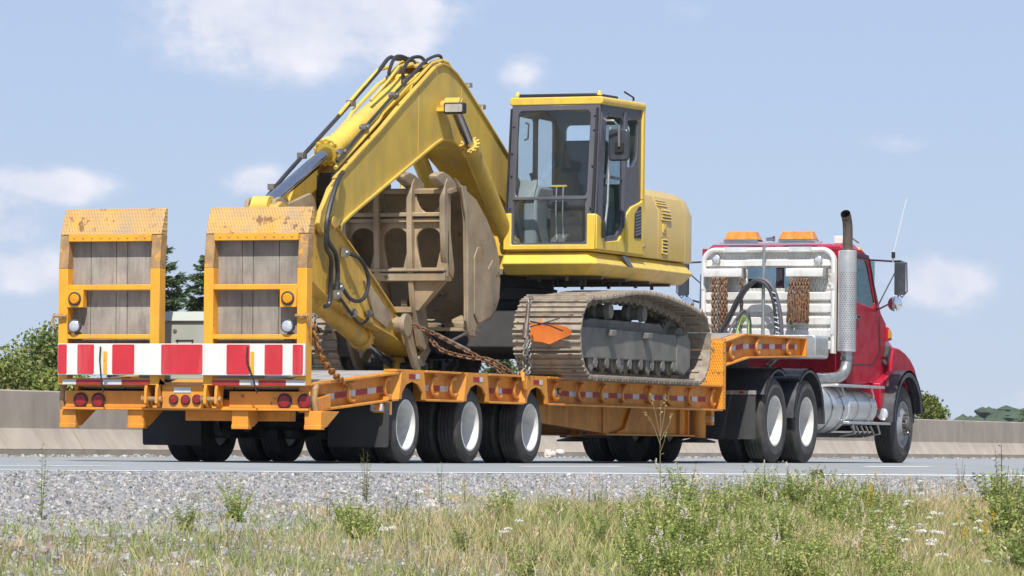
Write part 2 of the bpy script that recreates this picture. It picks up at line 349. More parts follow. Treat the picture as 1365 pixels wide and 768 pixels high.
M['truckglass'] = glass('truck glass', (0.74, 0.81, 0.83), 0.07, 0.03, (0.3, 0.4, 0.42))
M['mirror'] = mat('mirror housing', (0.05, 0.055, 0.065), 0.35, 0.2, 0.1, 6, (0.12, 0.12, 0.12), 0.3, 6)
M['mirrorglass'] = mat('mirror glass', (0.85, 0.87, 0.9), 0.03, 1.0, 0)

# ================================================================ ground, road, barrier
def clamp(a, lo, hi): return max(lo, min(hi, a))
def edge_drop(x): return 0.060 + 0.0042 * clamp(x, -13, 15)
PROF = [(-4.9, 0.0), (-5.1, -0.022), (-5.9, -0.085), (-6.6, -0.175), (-8.0, -0.42), (-9.5, -0.67), (-12, -0.93), (-18, -1.45), (-40, -1.6)]
def ground_z(x, y):
    if y >= -1.5: return 0.0
    e = edge_drop(x)
    if y >= -4.9: return -e * (-1.5 - y) / 2.8
    e *= 3.4 / 2.8
    for (a, za), (b, zb) in zip(PROF, PROF[1:]):
        if y >= b: return -e + za + (zb - za) * (y - a) / (b - a)
    return -e + PROF[-1][1]
M['asphalt'] = mat('sun-bleached asphalt', (0.27, 0.285, 0.29), 0.72, 0, 0.12, 1.2, (0.20, 0.21, 0.215), 0.3, 0.8, bump=0.5, bscale=160, spec=0.35)
M['linewhite'] = mat('worn white road paint', (0.80, 0.80, 0.77), 0.6, 0, 0.08, 3, (0.42, 0.42, 0.41), 0.25, 5)
M['lineyellow'] = mat('worn yellow road paint', (0.62, 0.38, 0.06), 0.7, 0, 0.1, 3, (0.25, 0.22, 0.18), 0.45, 5)
M['gravelbase'] = mat('gravel bed', (0.30, 0.29, 0.28), 0.9, 0, 0.35, 25, (0.16, 0.155, 0.15), 0.7, 30, bump=1.0, bscale=45)
M['soil'] = mat('dry roadside soil', (0.19, 0.165, 0.11), 0.95, 0, 0.3, 2, (0.11, 0.12, 0.05), 0.6, 1.5, bump=0.8, bscale=20)
M['field'] = mat('rough grassland', (0.11, 0.13, 0.05), 0.95, 0, 0.3, 0.2, (0.17, 0.15, 0.07), 0.5, 0.1)
M['concrete'] = mat('weathered concrete', (0.36, 0.31, 0.255), 0.85, 0, 0.12, 2.0, (0.25, 0.21, 0.17), 0.5, 1.6, True, (0.30, 0.17, 0.09), 0.06, 3, bump=0.3, bscale=60)
M['footing'] = mat('concrete footing', (0.35, 0.305, 0.25), 0.85, 0, 0.14, 2.5, (0.24, 0.20, 0.165), 0.4, 1.2, bump=0.3, bscale=60)
def xs_range():
    x = -60.0; out = []
    while x < 300: out.append(x); x += 1.0 if -22 < x < 40 else 10.0
    return out
XS = xs_range()
def strip_sheet(ys, dz=0.0): 
    m = MB()
    for a, b in zip(ys, ys[1:]): m.sheet([(x, a, ground_z(x, a) + dz) for x in XS], [(x, b, ground_z(x, b) + dz) for x in XS])
    return m
road = tag(strip_sheet([-4.9, -4.3, -3.4, -2.5, -1.5, 0.5, 3, 6.3]).build('road', M['asphalt'], smooth=60), kind='structure')
def line(name, y0, y1, m, dashes=None):
    b = MB()
    if dashes:
        for x0 in dashes: b.sheet([(x0 + i, y0, ground_z(x0 + i, y0) + 0.004) for i in range(4)], [(x0 + i, y1, ground_z(x0 + i, y1) + 0.004) for i in range(4)])
    else: b.sheet([(x, y0, ground_z(x, y0) + 0.004) for x in XS], [(x, y1, ground_z(x, y1) + 0.004) for x in XS])
    return tag(b.build(name, m), kind='structure')
line('edge_line', -4.40, -4.20, M['linewhite'])
line('lane_line', -2.36, -2.25, M['linewhite'], [-44, -32, -20, -9.2, 3, 15, 27, 39])
line('median_line', 5.55, 5.68, M['lineyellow'])
shoulder = tag(strip_sheet([-7.4, -6.6, -6.2, -5.9, -5.5, -5.1, -4.9], -0.004).build('gravel_shoulder', M['gravelbase'], smooth=60), kind='structure')
bank = tag(strip_sheet([-60, -40, -18, -12, -10.5, -9.5, -8.7, -8.0, -7.4], -0.004).build('grass_bank', M['soil'], smooth=60), kind='structure')
tag(MB().sheet([(x, 6.3, -0.004) for x in XS], [(x, 7.9, -0.03) for x in XS]).build('median_verge', M['gravelbase']), kind='structure')
tag(MB().add([(-2500, -2500, -1.75), (2500, -2500, -1.75), (2500, -60, -1.75), (-2500, -60, -1.75), (2500, 7.9, -.06), (-2500, 7.9, -.06), (2500, 2500, -.5), (-2500, 2500, -.5),
     (-60, -60, -1.75), (-60, 7.9, -.06), (300, -60, -1.75), (300, 7.9, -.06)], [(0, 1, 2, 3), (5, 4, 6, 7), (3, 8, 9, 5), (10, 2, 4, 11)]).build('ground', M['field'], smooth=0), kind='structure')

wall = thing('concrete_barrier', 'long sloped concrete safety barrier running behind the truck', 'barrier', (0, 7.2, 0))
PB = [(7.0, 0.09), (7.02, 0.10), (7.19, 0.345), (7.21, 0.80), (7.225, 0.815), (7.495, 0.815), (7.51, 0.80), (7.53, 0.345), (7.70, 0.10), (7.72, 0.09)]
FB = [(6.985, -0.06), (6.985, 0.085), (7.735, 0.085), (7.735, -0.06)]
for k, (p, nm, mm, ln, gap) in enumerate(((PB, 'barrier_segment', M['concrete'], 12.0, 0.025), (FB, 'footing_block', M['footing'], 4.0, 0.014))):
    x = -24.0; me = None
    while x < 150:
        if me is None: me = MB().prism(p, 0, ln - gap, axis='x').mesh(nm, mm, smooth=30)
        inst(nm, me, wall, Matrix.Translation((x, 0, 0))); x += ln

# loose stones: one mass of real stones
def stones(name, spots, label, cols, s0, s1):
    b = MB(); b.c = []
    for x, y, z in spots:
        s = s0 + (s1 - s0) * random.random() ** 2.2 * random.choice((.8, 1, 1, 1.5)); g = random.choice(cols); t = random.uniform(0.7, 1.25); o = len(b.v)
        P = []
        ca, sa = math.cos(t * 40), math.sin(t * 40); fl = random.uniform(.45, .9); el_ = random.uniform(.7, 1.3)
        for dz in (-.35, 1):
            for dx, dy in ((-1, -1), (1, -1), (1, 1), (-1, 1)):
                k = .82 if dz < 0 else random.uniform(.35, .85); a, c = (dx * k * el_ + random.uniform(-.25, .25)) * s * .8, (dy * k + random.uniform(-.25, .25)) * s * .8
                P.append((x + a * ca - c * sa, y + a * sa + c * ca, z + s * (dz * fl + random.uniform(-.22, .22))))
        b.hexa(P)
        b.c += [g[0] * t, g[1] * t, g[2] * t, 1] * 8
    return tag(b.build(name, M['stone'], smooth=0), label, 'gravel', kind='stuff')
M['stone'] = mat('crushed stone', (0.3, 0.3, 0.3), 0.85, 0, 0.15, 60, attr=True)
GC = [(0.30, 0.30, 0.30), (0.38, 0.37, 0.36), (0.24, 0.245, 0.26), (0.45, 0.44, 0.42), (0.18, 0.18, 0.185), (0.33, 0.30, 0.26)]
sp = []
for _ in range(80000):
    x = random.uniform(-20, 34); y = -4.86 - abs(random.random()) ** 0.9 * 2.3
    if y < -6.5 and random.random() > (0.8 if x < -6 else 0.4): continue
    sp.append((x, y, ground_z(x, y)))
for _ in range(12000):
    x = random.uniform(-21, -6); y = random.uniform(-9, -6.6); sp.append((x, y, ground_z(x, y)))
stones('gravel_stones', sp, 'loose grey crushed stone along the road shoulder', GC, 0.005, 0.015)
stones('verge_stones', [(random.uniform(0, 62), 6.98 - abs(random.gauss(0, .28)), 0) for _ in range(2600)], 'small stones lying at the foot of the barrier', GC, 0.012, 0.035)
stones('bank_rubble', [(x, y, ground_z(x, y)) for x, y in ((random.gauss(-18.1, .55), random.gauss(-7.75, .25)) for _ in range(520))], 'brown earth and broken stone heap at the left of the bank',
       [(0.24, 0.18, 0.13), (0.30, 0.24, 0.185), (0.28, 0.275, 0.27), (0.36, 0.34, 0.31)], 0.012, 0.035)

# ================================================================ trees and hill
M['leaf'] = mat('broad leaf', (.1, .15, .04), 0.55, 0, 0, 1, attr=True, trans=0.3)
M['weedleaf'] = mat('weed leaf', (.1, .15, .04), 0.5, 0, 0, 1, attr=True, trans=0.4)
M['bark'] = mat('bark', (0.10, 0.075, 0.055), 0.9, 0, 0.3, 8, bump=0.5, bscale=20)
def jitter(c, a): 
    t = random.uniform(1 - a, 1 + a); return (c[0] * t * random.uniform(.9, 1.15), c[1] * t, c[2] * t * random.uniform(.8, 1.1), 1)
def leafquad(b, p, d, up, L, W, col):
    """one folded leaf: base at p, along d"""
    s = d.cross(up); s = s.normalized() if s.length > 1e-4 else Vector((1, 0, 0))
    n = s.cross(d).normalized()
    b.add([p, p + d * L * .5 + s * W * .5 - n * W * .12, p + d * L, p + d * L * .5 - s * W * .5 - n * W * .12], [(0, 1, 2, 3)]); b.c += list(col) * 4
def rdir(zb=0.0):
    v = Vector((random.gauss(0, 1), random.gauss(0, 1), random.gauss(0, 1) + zb)); return v.normalized()
def broad_tree(label, x, y, h, w, cols, n=5000, leaf=0.16, group='broadleaf trees beyond the barrier', cat='tree', name='broadleaf_tree'):
    z0 = -0.2; t = thing(name, label, cat, (x, y, z0), group); tb = MB(); clumps = []
    tb.tube([(x, y, z0), (x + .1, y, z0 + h * .35), (x - .05, y + .1, z0 + h * .8)], [h * .022, h * .016, h * .004], 8)
    for k in range(26):
        a = random.uniform(0, 6.28); zz = random.uniform(.12, .97); rr = w * .5 * math.sin(math.pi * min(.97, zz * .72 + .26)) * random.uniform(.45, 1.08)
        c = Vector((x + rr * math.cos(a), y + rr * math.sin(a), z0 + h * zz)); clumps.append((c, random.uniform(.12, .24) * w))
        tb.tube([(x, y, z0 + h * zz * .62), tuple((Vector((x, y, z0 + h * zz * .72)) + c) / 2), tuple(c)], [h * .009, h * .006, h * .002], 5)
    tb.build('trunk', M['bark'], t)
    lb = MB(); lb.c = []
    for k in range(n):
        c, r = random.choice(clumps); d = rdir(); p = c + d * r * random.random() ** .45; p.z = max(p.z, z0 + .15)
        col = cols[0] if random.random() < .7 else cols[1]
        leafquad(lb, p, rdir(.2), rdir(.8), leaf * random.uniform(.6, 1.2), leaf * .6, jitter(col, .35))
    lb.build('crown', M['leaf'], t, smooth=0); return t
def spruce(label, x, y, h, w, z0=-0.3, n_wh=26, group='spruce trees beyond the barrier'):
    t = thing('spruce_tree', label, 'tree', (x, y, z0), group); tb = MB(); lb = MB(); lb.c = []
    tb.tube([(x, y, z0), (x, y, z0 + h * .6), (x + .03, y, z0 + h)], [h * .018, h * .01, h * .0015], 8)
    for i in range(n_wh):
        f = (i + random.uniform(-.3, .3)) / n_wh; z = z0 + h * (0.06 + .92 * f); R0 = w * .5 * (1 - f) ** .85 + .06 * w
        for k in range(8):
            a = random.uniform(0, 6.28); Lb = R0 * random.uniform(.65, 1.2); dx, dy = math.cos(a), math.sin(a); lift = random.uniform(-.05, .35)
            p0 = Vector((x, y, z)); p1 = p0 + Vector((dx * Lb * .6, dy * Lb * .6, -Lb * .10 + lift * Lb * .2)); p2 = p0 + Vector((dx * Lb, dy * Lb, lift * Lb * .75))
            tb.tube([p0, p1, p2], [.02, .014, .005], 4)
            m = int(12 + Lb * 34)
            for j in range(m):
                q = random.random() ** .7; p = p0.lerp(p1, q / .6) if q < .6 else p1.lerp(p2, (q - .6) / .4)
                side = Vector((-dy, dx, 0)) * random.choice((-1, 1)); d = (side * random.uniform(.3, 1) + Vector((dx, dy, 0)) * random.uniform(.4, 1) + Vector((0, 0, random.uniform(-.35, .35)))).normalized()
                for e in range(3): leafquad(lb, p + d * e * .05, (d + rdir() * .5).normalized(), rdir(.6), random.uniform(.10, .20), .055, jitter((.095, .14, .065), .4))
    tb.build('trunk', M['bark'], t); lb.build('crown', M['leaf'], t, smooth=0); return t
G1 = [(.155, .21, .060), (.22, .24, .075)]; G2 = [(.20, .25, .06), (.28, .29, .085)]
(_a1, _h1), (_a2, _h2), (_a3, _h3), (_a4, _h4) = [(40.290,2.571),(38.776,2.077),(39.538,1.760),(41.369,2.454)]
broad_tree('leafy tree left of the ramps, tallest over the barrier', _a1, 22, _h1 * .92, 2.3, G1, 5200, .11)
broad_tree('lower bushy tree at the far left edge above the barrier', _a2, 22, _h2 * .92, 2.2, [(.19, .235, .055), (.25, .24, .085)], 5200, .11)
broad_tree('pale green shrub low in front of the leafy tree, left of the ramps', _a3 - .5, 21, _h3 * .92, 2.0, G2, 4000, .11)
broad_tree('leafy tree mostly hidden behind the left ramp', _a4 + .4, 23, _h4 * .92, 2.2, G1, 3000, .12)
(_bx, _bz), (_cx, _cz) = [(96.361,1.869),(110.210,1.831)]
broad_tree('bright green bush over the barrier in front of the truck', _bx, 20, _bz + .02, 1.9, [(.13, .175, .03), (.17, .19, .045)], 5200, .13, cat='bush', name='green_bush')
broad_tree('bright green bush at the far right edge over the barrier', _cx, 20, _cz + .02, 1.9, [(.10, .16, .03), (.13, .17, .04)], 3500, .13, cat='bush', name='green_bush')
(_x1, _z1), (_x2, _z2), (_x3, _z3), (_x4, _z4) = [(61.642,5.211),(65.109,5.143),(85.225,3.173),(86.328,3.402)]
spruce('taller spruce seen between the two ramps, left one', _x1, 30, _z1 + .3, 3.6)
spruce('spruce peeking out beside the right ramp', _x2, 30, _z2 + .3, 2.8)
spruce('small spruce seen under the excavator between the tracks', _x3, 30, _z3 + .3, 1.6)
broad_tree('low green tree seen through the gap under the excavator', _x4 + 1.0, 30, _z4 + .1, 2.6, G1, 3000, .15)
broad_tree('shrub beside the small spruce under the excavator', _x3 - .8, 29, 2.1, 1.8, G2, 2200, .13)

# distant wooded ridge: reads as one mass
M['ridge'] = mat('far forest floor', (0.05, 0.07, 0.035), 0.95, 0, 0.25, 0.05)
M['farleaf'] = mat('far forest crown', (0.05, 0.08, 0.04), 0.9, 0, 0, 1, attr=True)
def ridge_pt(az, dist): return dist * math.cos(az) - 38.9, dist * math.sin(az) - 18.4
hb = MB(); fb = MB(); fb.c = []; top = []; bot = []; back = []
for i in range(121):
    a = -0.25 + 0.60 * i / 120; hgt = (10.8 + 0.9 * math.sin(a * 31 + 2) + .7 * math.sin(a * 83 + 1)) * clamp((0.305 - a) / 0.045, 0.0, 1) - 2.5
    x, y = ridge_pt(a, 900); top.append((x, y, hgt)); x, y = ridge_pt(a, 700); bot.append((x, y, -1.5)); x, y = ridge_pt(a, 1300); back.append((x, y, -3))
hb.sheet(bot, top).sheet(top, back); tag(hb.build('hill', M['ridge'], smooth=80), kind='structure')
for k in range(9000):
    i = random.uniform(20, 112); a = -0.25 + 0.60 * i / 120; f = random.random(); j = int(i)
    x0, y0, z0 = bot[j]; x1, y1, z1 = top[j]; d = 700 + 200 * f; x, y = ridge_pt(a, d); z = z0 + (z1 - z0) * f
    s = random.uniform(1.0, 2.0); hh = random.uniform(.8, 1.7); g = random.uniform(.7, 1.3)
    P = [(x + s * math.cos(t * 1.2566), y + s * math.sin(t * 1.2566), z + hh * .55) for t in range(5)] + [(x, y, z + hh), (x, y, z - 1)]
    fb.add(P, [(t, (t + 1) % 5, 5) for t in range(5)] + [((t + 1) % 5, t, 6) for t in range(5)]); fb.c += [.045 * g, .072 * g, .034 * g, 1] * 7
tag(fb.build('distant_forest', M['farleaf'], smooth=60), 'dark green wooded ridge on the horizon at right', 'forest', kind='stuff')

# wood on the near side of the road ahead: out of frame, mirrored in the cab glass, tanks and paint
wb = MB(); wb.c = []; random.seed(5)
for k in range(90):
    x = 70 + k * 2.6 + random.uniform(-2, 2); y = -46 - k * .25 + random.uniform(-6, 6); h = random.uniform(14, 21); z0 = -1.9
    n0 = len(wb.v); wb.tube([(x, y, z0), (x, y, z0 + h * .8)], [.18, .05], 5); wb.c += [.08, .06, .045, 1] * (len(wb.v) - n0)
    for q in range(230):
        a = random.uniform(0, 6.28); f = random.random() ** .7; r_ = random.random() ** .5 * h * .22 * math.sin(math.pi * min(.98, f * .75 + .24)); p = Vector((x + r_ * math.cos(a), y + r_ * math.sin(a), z0 + h * (.12 + .88 * f)))
        leafquad(wb, p, rdir(), rdir(), random.uniform(1.0, 1.8), 1.2, jitter((.055, .085, .03), .4))
tag(wb.build('roadside_wood', M['leaf'], smooth=0), 'dark green wood mirrored in the excavator door glass', 'forest', kind='stuff')
random.seed(31)
# ================================================================ roadside plants
M['grass'] = mat('grass blade', (.1, .15, .04), 0.6, 0, 0, 1, attr=True, trans=0.3)
def in_view(x, y, m=1.5):
    dx, dy = x + 38.9, y + 18.42; Zc = dx * .9328 + dy * .3603; Xc = dx * .3603 - dy * .9328
    if Zc < 8: return False
    u = Xc / Zc * 6000; return abs(u) < 690 + 6000 * m / Zc and 384 + 232 + 6000 * (.19 - ground_z(x, y)) / Zc < 800 + 3000 / Zc
def blade(b, x, y, z, h, w, lean, col, tip=None):
    a = random.uniform(0, 6.28); dx, dy = math.cos(a), math.sin(a); l = h * lean; s = random.uniform(0, 6.28); sx, sy = math.cos(s) * w / 2, math.sin(s) * w / 2
    b.add([(x - sx, y - sy, z), (x + sx, y + sy, z), (x + dx * l * .35 + sx * .8, y + dy * l * .35 + sy * .8, z + h * .6), (x + dx * l * .35 - sx * .8, y + dy * l * .35 - sy * .8, z + h * .6), (x + dx * l, y + dy * l, z + h)],
          [(0, 1, 2, 3), (3, 2, 4)])
    b.c += list(col) * 4 + list(tip or col)
DRY = [(-0.25,-7.55),(-5.39,-8.94),(-0.48,-7.89),(-8.27,-7.28),(-13.28,-8.32),(-11.57,-8.06),(-14.52,-8.43),(-7.64,-9.35)]; GREEN = [(-5.95,-7.66),(-8.54,-8.11),(-6.30,-8.25),(-11.12,-8.63),(-10.35,-9.10),(-14.27,-7.75),(-16.50,-8.32),(0.74,-7.94),(-5.24,-9.61),(-3.86,-7.75)]
def straw_amt(x, y):
    s = .36 + .20 * math.sin(x * 1.9 + y * 1.7) + .18 * math.sin(x * .77 - y * 2.3 + 1)
    for a, b in DRY: s += .45 * math.exp(-((x - a) ** 2 / 1.6 + (y - b) ** 2 / .30))
    for a, b in GREEN: s -= .40 * math.exp(-((x - a) ** 2 / 2.2 + (y - b) ** 2 / .35))
    return clamp(s, .08, .92)
gb = MB(); gb.c = []; cnt = 0
while cnt < 125000:
    x = random.uniform(-21, 14); y = -5.9 - random.random() ** .9 * 4.9; cnt += 1
    dens = clamp((x + 17.0) / 8, .30, 1) * clamp((-6.35 + .30 * math.sin(x * 1.3) + .18 * math.sin(x * 3.3 + 1) - y) / .75 + .05, .0, 1)
    if random.random() > dens * (.65 + .35 * math.sin(x * 3.1 + y * 5)) or not in_view(x, y, .8): continue
    z = ground_z(x, y) - .01; dry = random.random() < straw_amt(x, y)
    for k in range(3):
        xx, yy = x + random.gauss(0, .04), y + random.gauss(0, .04); h = random.uniform(.05, .21) * (1.25 if dry else 1) * (0.45 + .55 * dens) * clamp((-6.45 - y) / 1.3, .3, 1)
        if dry:
            c = random.choice(((.52, .44, .25), (.58, .49, .30), (.45, .37, .19), (.40, .36, .17)))
            blade(gb, xx, yy, z, h * 1.1, .005, random.uniform(.15, .9), jitter(c, .2))
        else:
            c = random.choice(((.28, .35, .09), (.34, .40, .115), (.21, .28, .07), (.40, .41, .155)))
            blade(gb, xx, yy, z, h, .006, random.uniform(.2, 1.1), jitter(c, .25))
tag(gb.build('roadside_grass', M['grass'], smooth=0), 'mixed green and straw coloured grass covering the bank', 'grass', kind='stuff')
sb = MB(); sb.c = []
for _ in range(5200):
    x = random.uniform(-18, 12); y = random.uniform(-10.5, -7.2)
    if not in_view(x, y, .5) or random.random() > straw_amt(x, y) * clamp((x + 14) / 9, .1, 1): continue
    z = ground_z(x, y); h = random.uniform(.15, .34); c = jitter(random.choice(((.55, .46, .28), (.62, .53, .35), (.48, .38, .20))), .15)
    a = random.uniform(0, 6.28); l = h * random.uniform(.05, .3); p1 = Vector((x + math.cos(a) * l, y + math.sin(a) * l, z + h)); p0 = Vector((x, y, z))
    n0 = len(sb.v); sb.tube([p0, p0.lerp(p1, .6) + Vector((0, 0, .02)), p1], [.0022, .0018, .0012], 3, cap=False); sb.c += list(c) * (len(sb.v) - n0)
    for k in range(7):
        leafquad(sb, p0.lerp(p1, .72 + .04 * k), ((p1 - p0).normalized() + rdir() * .6).normalized(), rdir(), .035, .010, c)
tag(sb.build('dry_seed_stalks', M['grass'], smooth=0), 'pale dry grass stalks with seed heads on the bank', 'grass', kind='stuff')

def stem_leaf_mesh(name, h, stems, spread, leafn, L, W, cols, flower=None, seed=0, tops=.0):
    """a leafy weed about its base; returns one stem mesh and one leaf mesh (and a flower mesh)"""
    random.seed(seed); st = MB(); st.c = []; lf = MB(); lf.c = []; fl = MB(); fl.c = []
    for s in range(stems):
        a = random.uniform(0, 6.28); r = spread * random.random() ** .6; hh = h * random.uniform(.6, 1.0); bx, by = .25 * r * math.cos(a), .25 * r * math.sin(a)
        P = [Vector((bx, by, 0)), Vector((bx + r * .4 * math.cos(a), by + r * .4 * math.sin(a), hh * .5)), Vector((bx + r * math.cos(a), by + r * math.sin(a), hh))]
        n0 = len(st.v); st.tube(P, [.004, .003, .0015], 4); st.c += list(jitter((.13, .11, .05), .2)) * (len(st.v) - n0)
        for k in range(leafn):
            q = .08 + .92 * (k + random.random()) / leafn; p = P[0].lerp(P[1], q * 2) if q < .5 else P[1].lerp(P[2], q * 2 - 1)
            an = k * 2.4 + random.uniform(-.4, .4); d = Vector((math.cos(an), math.sin(an), random.uniform(-.1, .7))).normalized(); sc = (1.15 - .65 * q) * random.uniform(.7, 1.2)
            leafquad(lf, p, d, rdir(.35), L * sc, W * sc, jitter(random.choice(cols), .3))
        if flower and random.random() < flower[3]:
            kind, fc, fs = flower[:3]; top = P[2]
            if kind == 'umbel':
                for k in range(60):
                    t = random.uniform(0, 6.28); rr = fs * random.random() ** .5; c = top + Vector((rr * math.cos(t), rr * math.sin(t), .02 - rr * .25))
                    leafquad(fl, c, rdir(.3), rdir(), .022, .020, jitter(fc, .06))
            elif kind == 'plume':
                for k in range(60):
                    q = random.random(); t = random.uniform(0, 6.28); rr = fs * .42 * (1 - q) * random.uniform(.4, 1); c = top + Vector((rr * math.cos(t), rr * math.sin(t), (q - .35) * fs * 1.6))
                    leafquad(fl, c, rdir(.2), rdir(.5), .014, .011, jitter(fc, .15))
            else:
                for k in range(9):
                    t = 6.28 * k / 9; d = Vector((math.cos(t), math.sin(t), .35)); leafquad(fl, top, d.normalized(), Vector((0, 0, 1)), fs, fs * .6, jitter(fc, .1))
    out = [('stem', st.mesh(name + '_stem', M['grass'])), ('foliage', lf.mesh(name + '_leaves', M['weedleaf'], smooth=0))]
    if fl.v: out.append(('flower_head', fl.mesh(name + '_flower', M['leaf'], smooth=0)))
    return out
def plant(name, parts, x, y, s, label, cat, group, rz=None):
    t = thing(name, label, cat, (x, y, ground_z(x, y) - .01), group)
    t.rotation_euler = (0, 0, random.uniform(0, 6.28) if rz is None else rz); t.scale = (s, s, s * random.uniform(.9, 1.1))
    for nm, me in parts:
        o = bpy.data.objects.new(nm, me); COL.objects.link(o); o.parent = t
        if nm == 'flower_head': o['kind'] = 'stuff'
    return t
WG = [(.25, .33, .085), (.31, .39, .10), (.19, .26, .065)]; WB = [(.35, .43, .11), (.29, .37, .085), (.42, .47, .15)]; WD = [(.11, .14, .05), (.17, .15, .07), (.20, .11, .06)]
weeds = [stem_leaf_mesh('weed', .42, 11, .18, 30, .075, .030, WG, seed=11), stem_leaf_mesh('weed2', .5, 13, .22, 32, .07, .030, WB, seed=12), stem_leaf_mesh('weed3', .36, 9, .18, 26, .065, .028, WG + WB, seed=13)]
spirea = [stem_leaf_mesh('spirea', .62, 20, .30, 36, .070, .034, WB, ('plume', (.74, .66, .60), .06, .40), seed=21), stem_leaf_mesh('spirea2', .68, 20, .30, 36, .070, .034, WG + WB, ('plume', (.78, .72, .66), .055, .28), seed=22),
          stem_leaf_mesh('spirea3', .55, 20, .30, 36, .070, .034, WB, seed=23)]
lace = [stem_leaf_mesh('lace', .5, 3, .12, 8, .07, .012, WG, ('umbel', (.80, .80, .75), .055, 1.0), seed=31), stem_leaf_mesh('lace2', .4, 2, .10, 8, .07, .012, WG, ('umbel', (.80, .80, .74), .050, 1.0), seed=32)]
yell = [stem_leaf_mesh('hawkweed', .38, 3, .12, 5, .05, .012, WG, ('daisy', (.72, .46, .02), .014, 1.0), seed=41), stem_leaf_mesh('hawkweed2', .3, 2, .10, 5, .05, .012, WG, ('daisy', (.75, .42, .02), .013, 1.0), seed=42)]
rods = [stem_leaf_mesh('goldenrod', .55, 3, .08, 34, .075, .014, WB, ('plume', (.62, .46, .03), .07, 1.0), seed=51)]
thin = [stem_leaf_mesh('tallweed', .55, 5, .10, 24, .055, .012, WD + WG, seed=61), stem_leaf_mesh('tallweed2', .6, 2, .05, 26, .06, .016, WG, seed=62)]
random.seed(99)
def ring(n, x0, x1, y0, y1, keep=lambda x, y: True):
    out = []; g = 0
    while len(out) < n and g < 40000:
        g += 1; x, y = random.uniform(x0, x1), random.uniform(y0, y1)
        if in_view(x, y, .2) and keep(x, y): out.append((x, y))
    return out
for i, (x, y) in enumerate(ring(150, -19, 8, -10.2, -7.1, lambda x, y: random.random() < clamp((x + 17) / 9, .06, 1) and straw_amt(x, y) < .6)):
    plant('leafy_weed', weeds[i % 3], x, y, random.uniform(.28, .58), 'low leafy green weed among the grass of the bank', 'weed', 'leafy weeds on the bank')
BUSH = [(-9.77,-8.04),(-12.13,-8.93),(-7.97,-7.57),(-10.56,-8.54),(-12.52,-9.27),(-8.61,-7.97),(-6.60,-7.33),(-10.32,-8.69),(-7.44,-7.74),(-11.68,-9.23),(-5.53,-7.21),(-8.56,-8.26),(-6.52,-7.64),(-10.01,-8.86),(-4.49,-7.09),(-7.29,-8.04),(-8.64,-8.54),(-5.44,-7.53),(-10.95,-9.36),(-3.13,-6.86),(-6.27,-7.94),(-4.04,-7.26),(-8.78,-8.82),(-2.15,-6.74),(-7.09,-8.35),(-4.01,-7.42),(-9.78,-9.29),(-2.26,-6.98),(-4.93,-7.86),(-7.32,-8.64),(-2.71,-7.26),(-5.15,-8.07),(-9.53,-9.45),(-2.88,-7.46),(-5.65,-8.35),(-7.40,-8.93),(-2.43,-7.47),(-4.38,-8.11),(-6.26,-8.71),(-8.68,-9.48),(-2.82,-7.79),(-5.04,-8.49),(-7.01,-9.11),(-2.13,-7.48),(-11.84,-9.84),(-12.52,-9.71),(-13.57,-9.68),(-11.72,-10.05),(-10.48,-10.07),(-13.59,-9.50)]
for i, (x, y) in enumerate(BUSH):
    plant('meadowsweet_bush', spirea[i % 3], x, y, random.uniform(.44, .70), 'bright green leafy bush with pale pink plumes below the tractor', 'bush', 'meadowsweet bushes massed on the bank')
for i, (x, y) in enumerate([(1.29,-7.60),(0.51,-7.93),(2.06,-7.63),(0.59,-8.12),(1.60,-7.97),(-3.35,-8.93),(-3.44,-9.09),(-3.55,-9.24),(-7.10,-10.01),(-7.81,-10.33),(-6.56,-10.10)]):
    plant('dark_shrub', [weeds[0], thin[0], weeds[1]][i % 3], x, y, random.uniform(1.0, 1.35), 'tall dark green shrub stems at the right edge of the bank', 'shrub', 'shrub stems at the right edge')
LACE = [(1.15,-6.94),(-0.64,-7.53),(-2.84,-8.05),(-5.19,-8.64),(-5.16,-8.80),(-2.98,-8.28),(-5.08,-8.49),(-5.65,-9.07),(-7.78,-9.34),(-7.69,-9.70),(-4.37,-9.02),(-6.77,-9.84),(-12.72,-7.74),(-14.43,-8.20),(-13.13,-8.46),(-3.39,-8.59),(-7.45,-9.52),(-7.56,-9.94)]
for i, (x, y) in enumerate(LACE):
    plant('white_umbel_flower', lace[i % 2], x, y, random.uniform(.48, .72), 'wild plant with a flat white flower head on the bank', 'flower', 'white umbel flowers')
for i, (x, y) in enumerate(ring(70, -17, 6, -10, -6.9)):
    plant('yellow_wildflower', yell[i % 2], x, y, random.uniform(.5, .85), 'thin wildflower with small yellow heads in the grass', 'flower', 'yellow wildflowers')
for i, (x, y) in enumerate([(-3.21,-7.77),(-4.15,-8.12),(-2.25,-7.82),(-5.82,-9.53),(-6.78,-9.62)]):
    plant('goldenrod', rods[0], x, y, random.uniform(.65, .8), 'goldenrod with a yellow plume right of the meadowsweet bushes', 'flower', 'goldenrods on the bank')
for (x, y), s, k, lb in zip([(-11.03,-6.60),(-10.00,-6.73),(-16.48,-6.95),(2.86,-6.49),(5.20,-6.25),(-10.42,-6.72),(1.43,-6.57),(-9.55,-6.73),(0.79,-6.22)], (.62, .55, .75, .45, .62, .35, .42, .40, .40), (0, 1, 1, 0, 0, 1, 0, 1, 0),
        ('brownish bushy weed on the gravel edge below the first trailer wheel', 'upright narrow green weed below the second trailer wheel', 'lone thin stalk rising in front of the left ramp', 'feathery green weed at the gravel below the front wheel',
         'slender grey green weed right of the front wheel', 'small narrow weed left of the upright green one', 'bushy weed on the gravel under the front bumper step', 'small narrow weed right of the upright green one', 'low feathery weed on the gravel below the fuel tank')):
    plant('roadside_weed', thin[k], x, y, s, lb, 'weed', 'single weeds at the gravel edge')
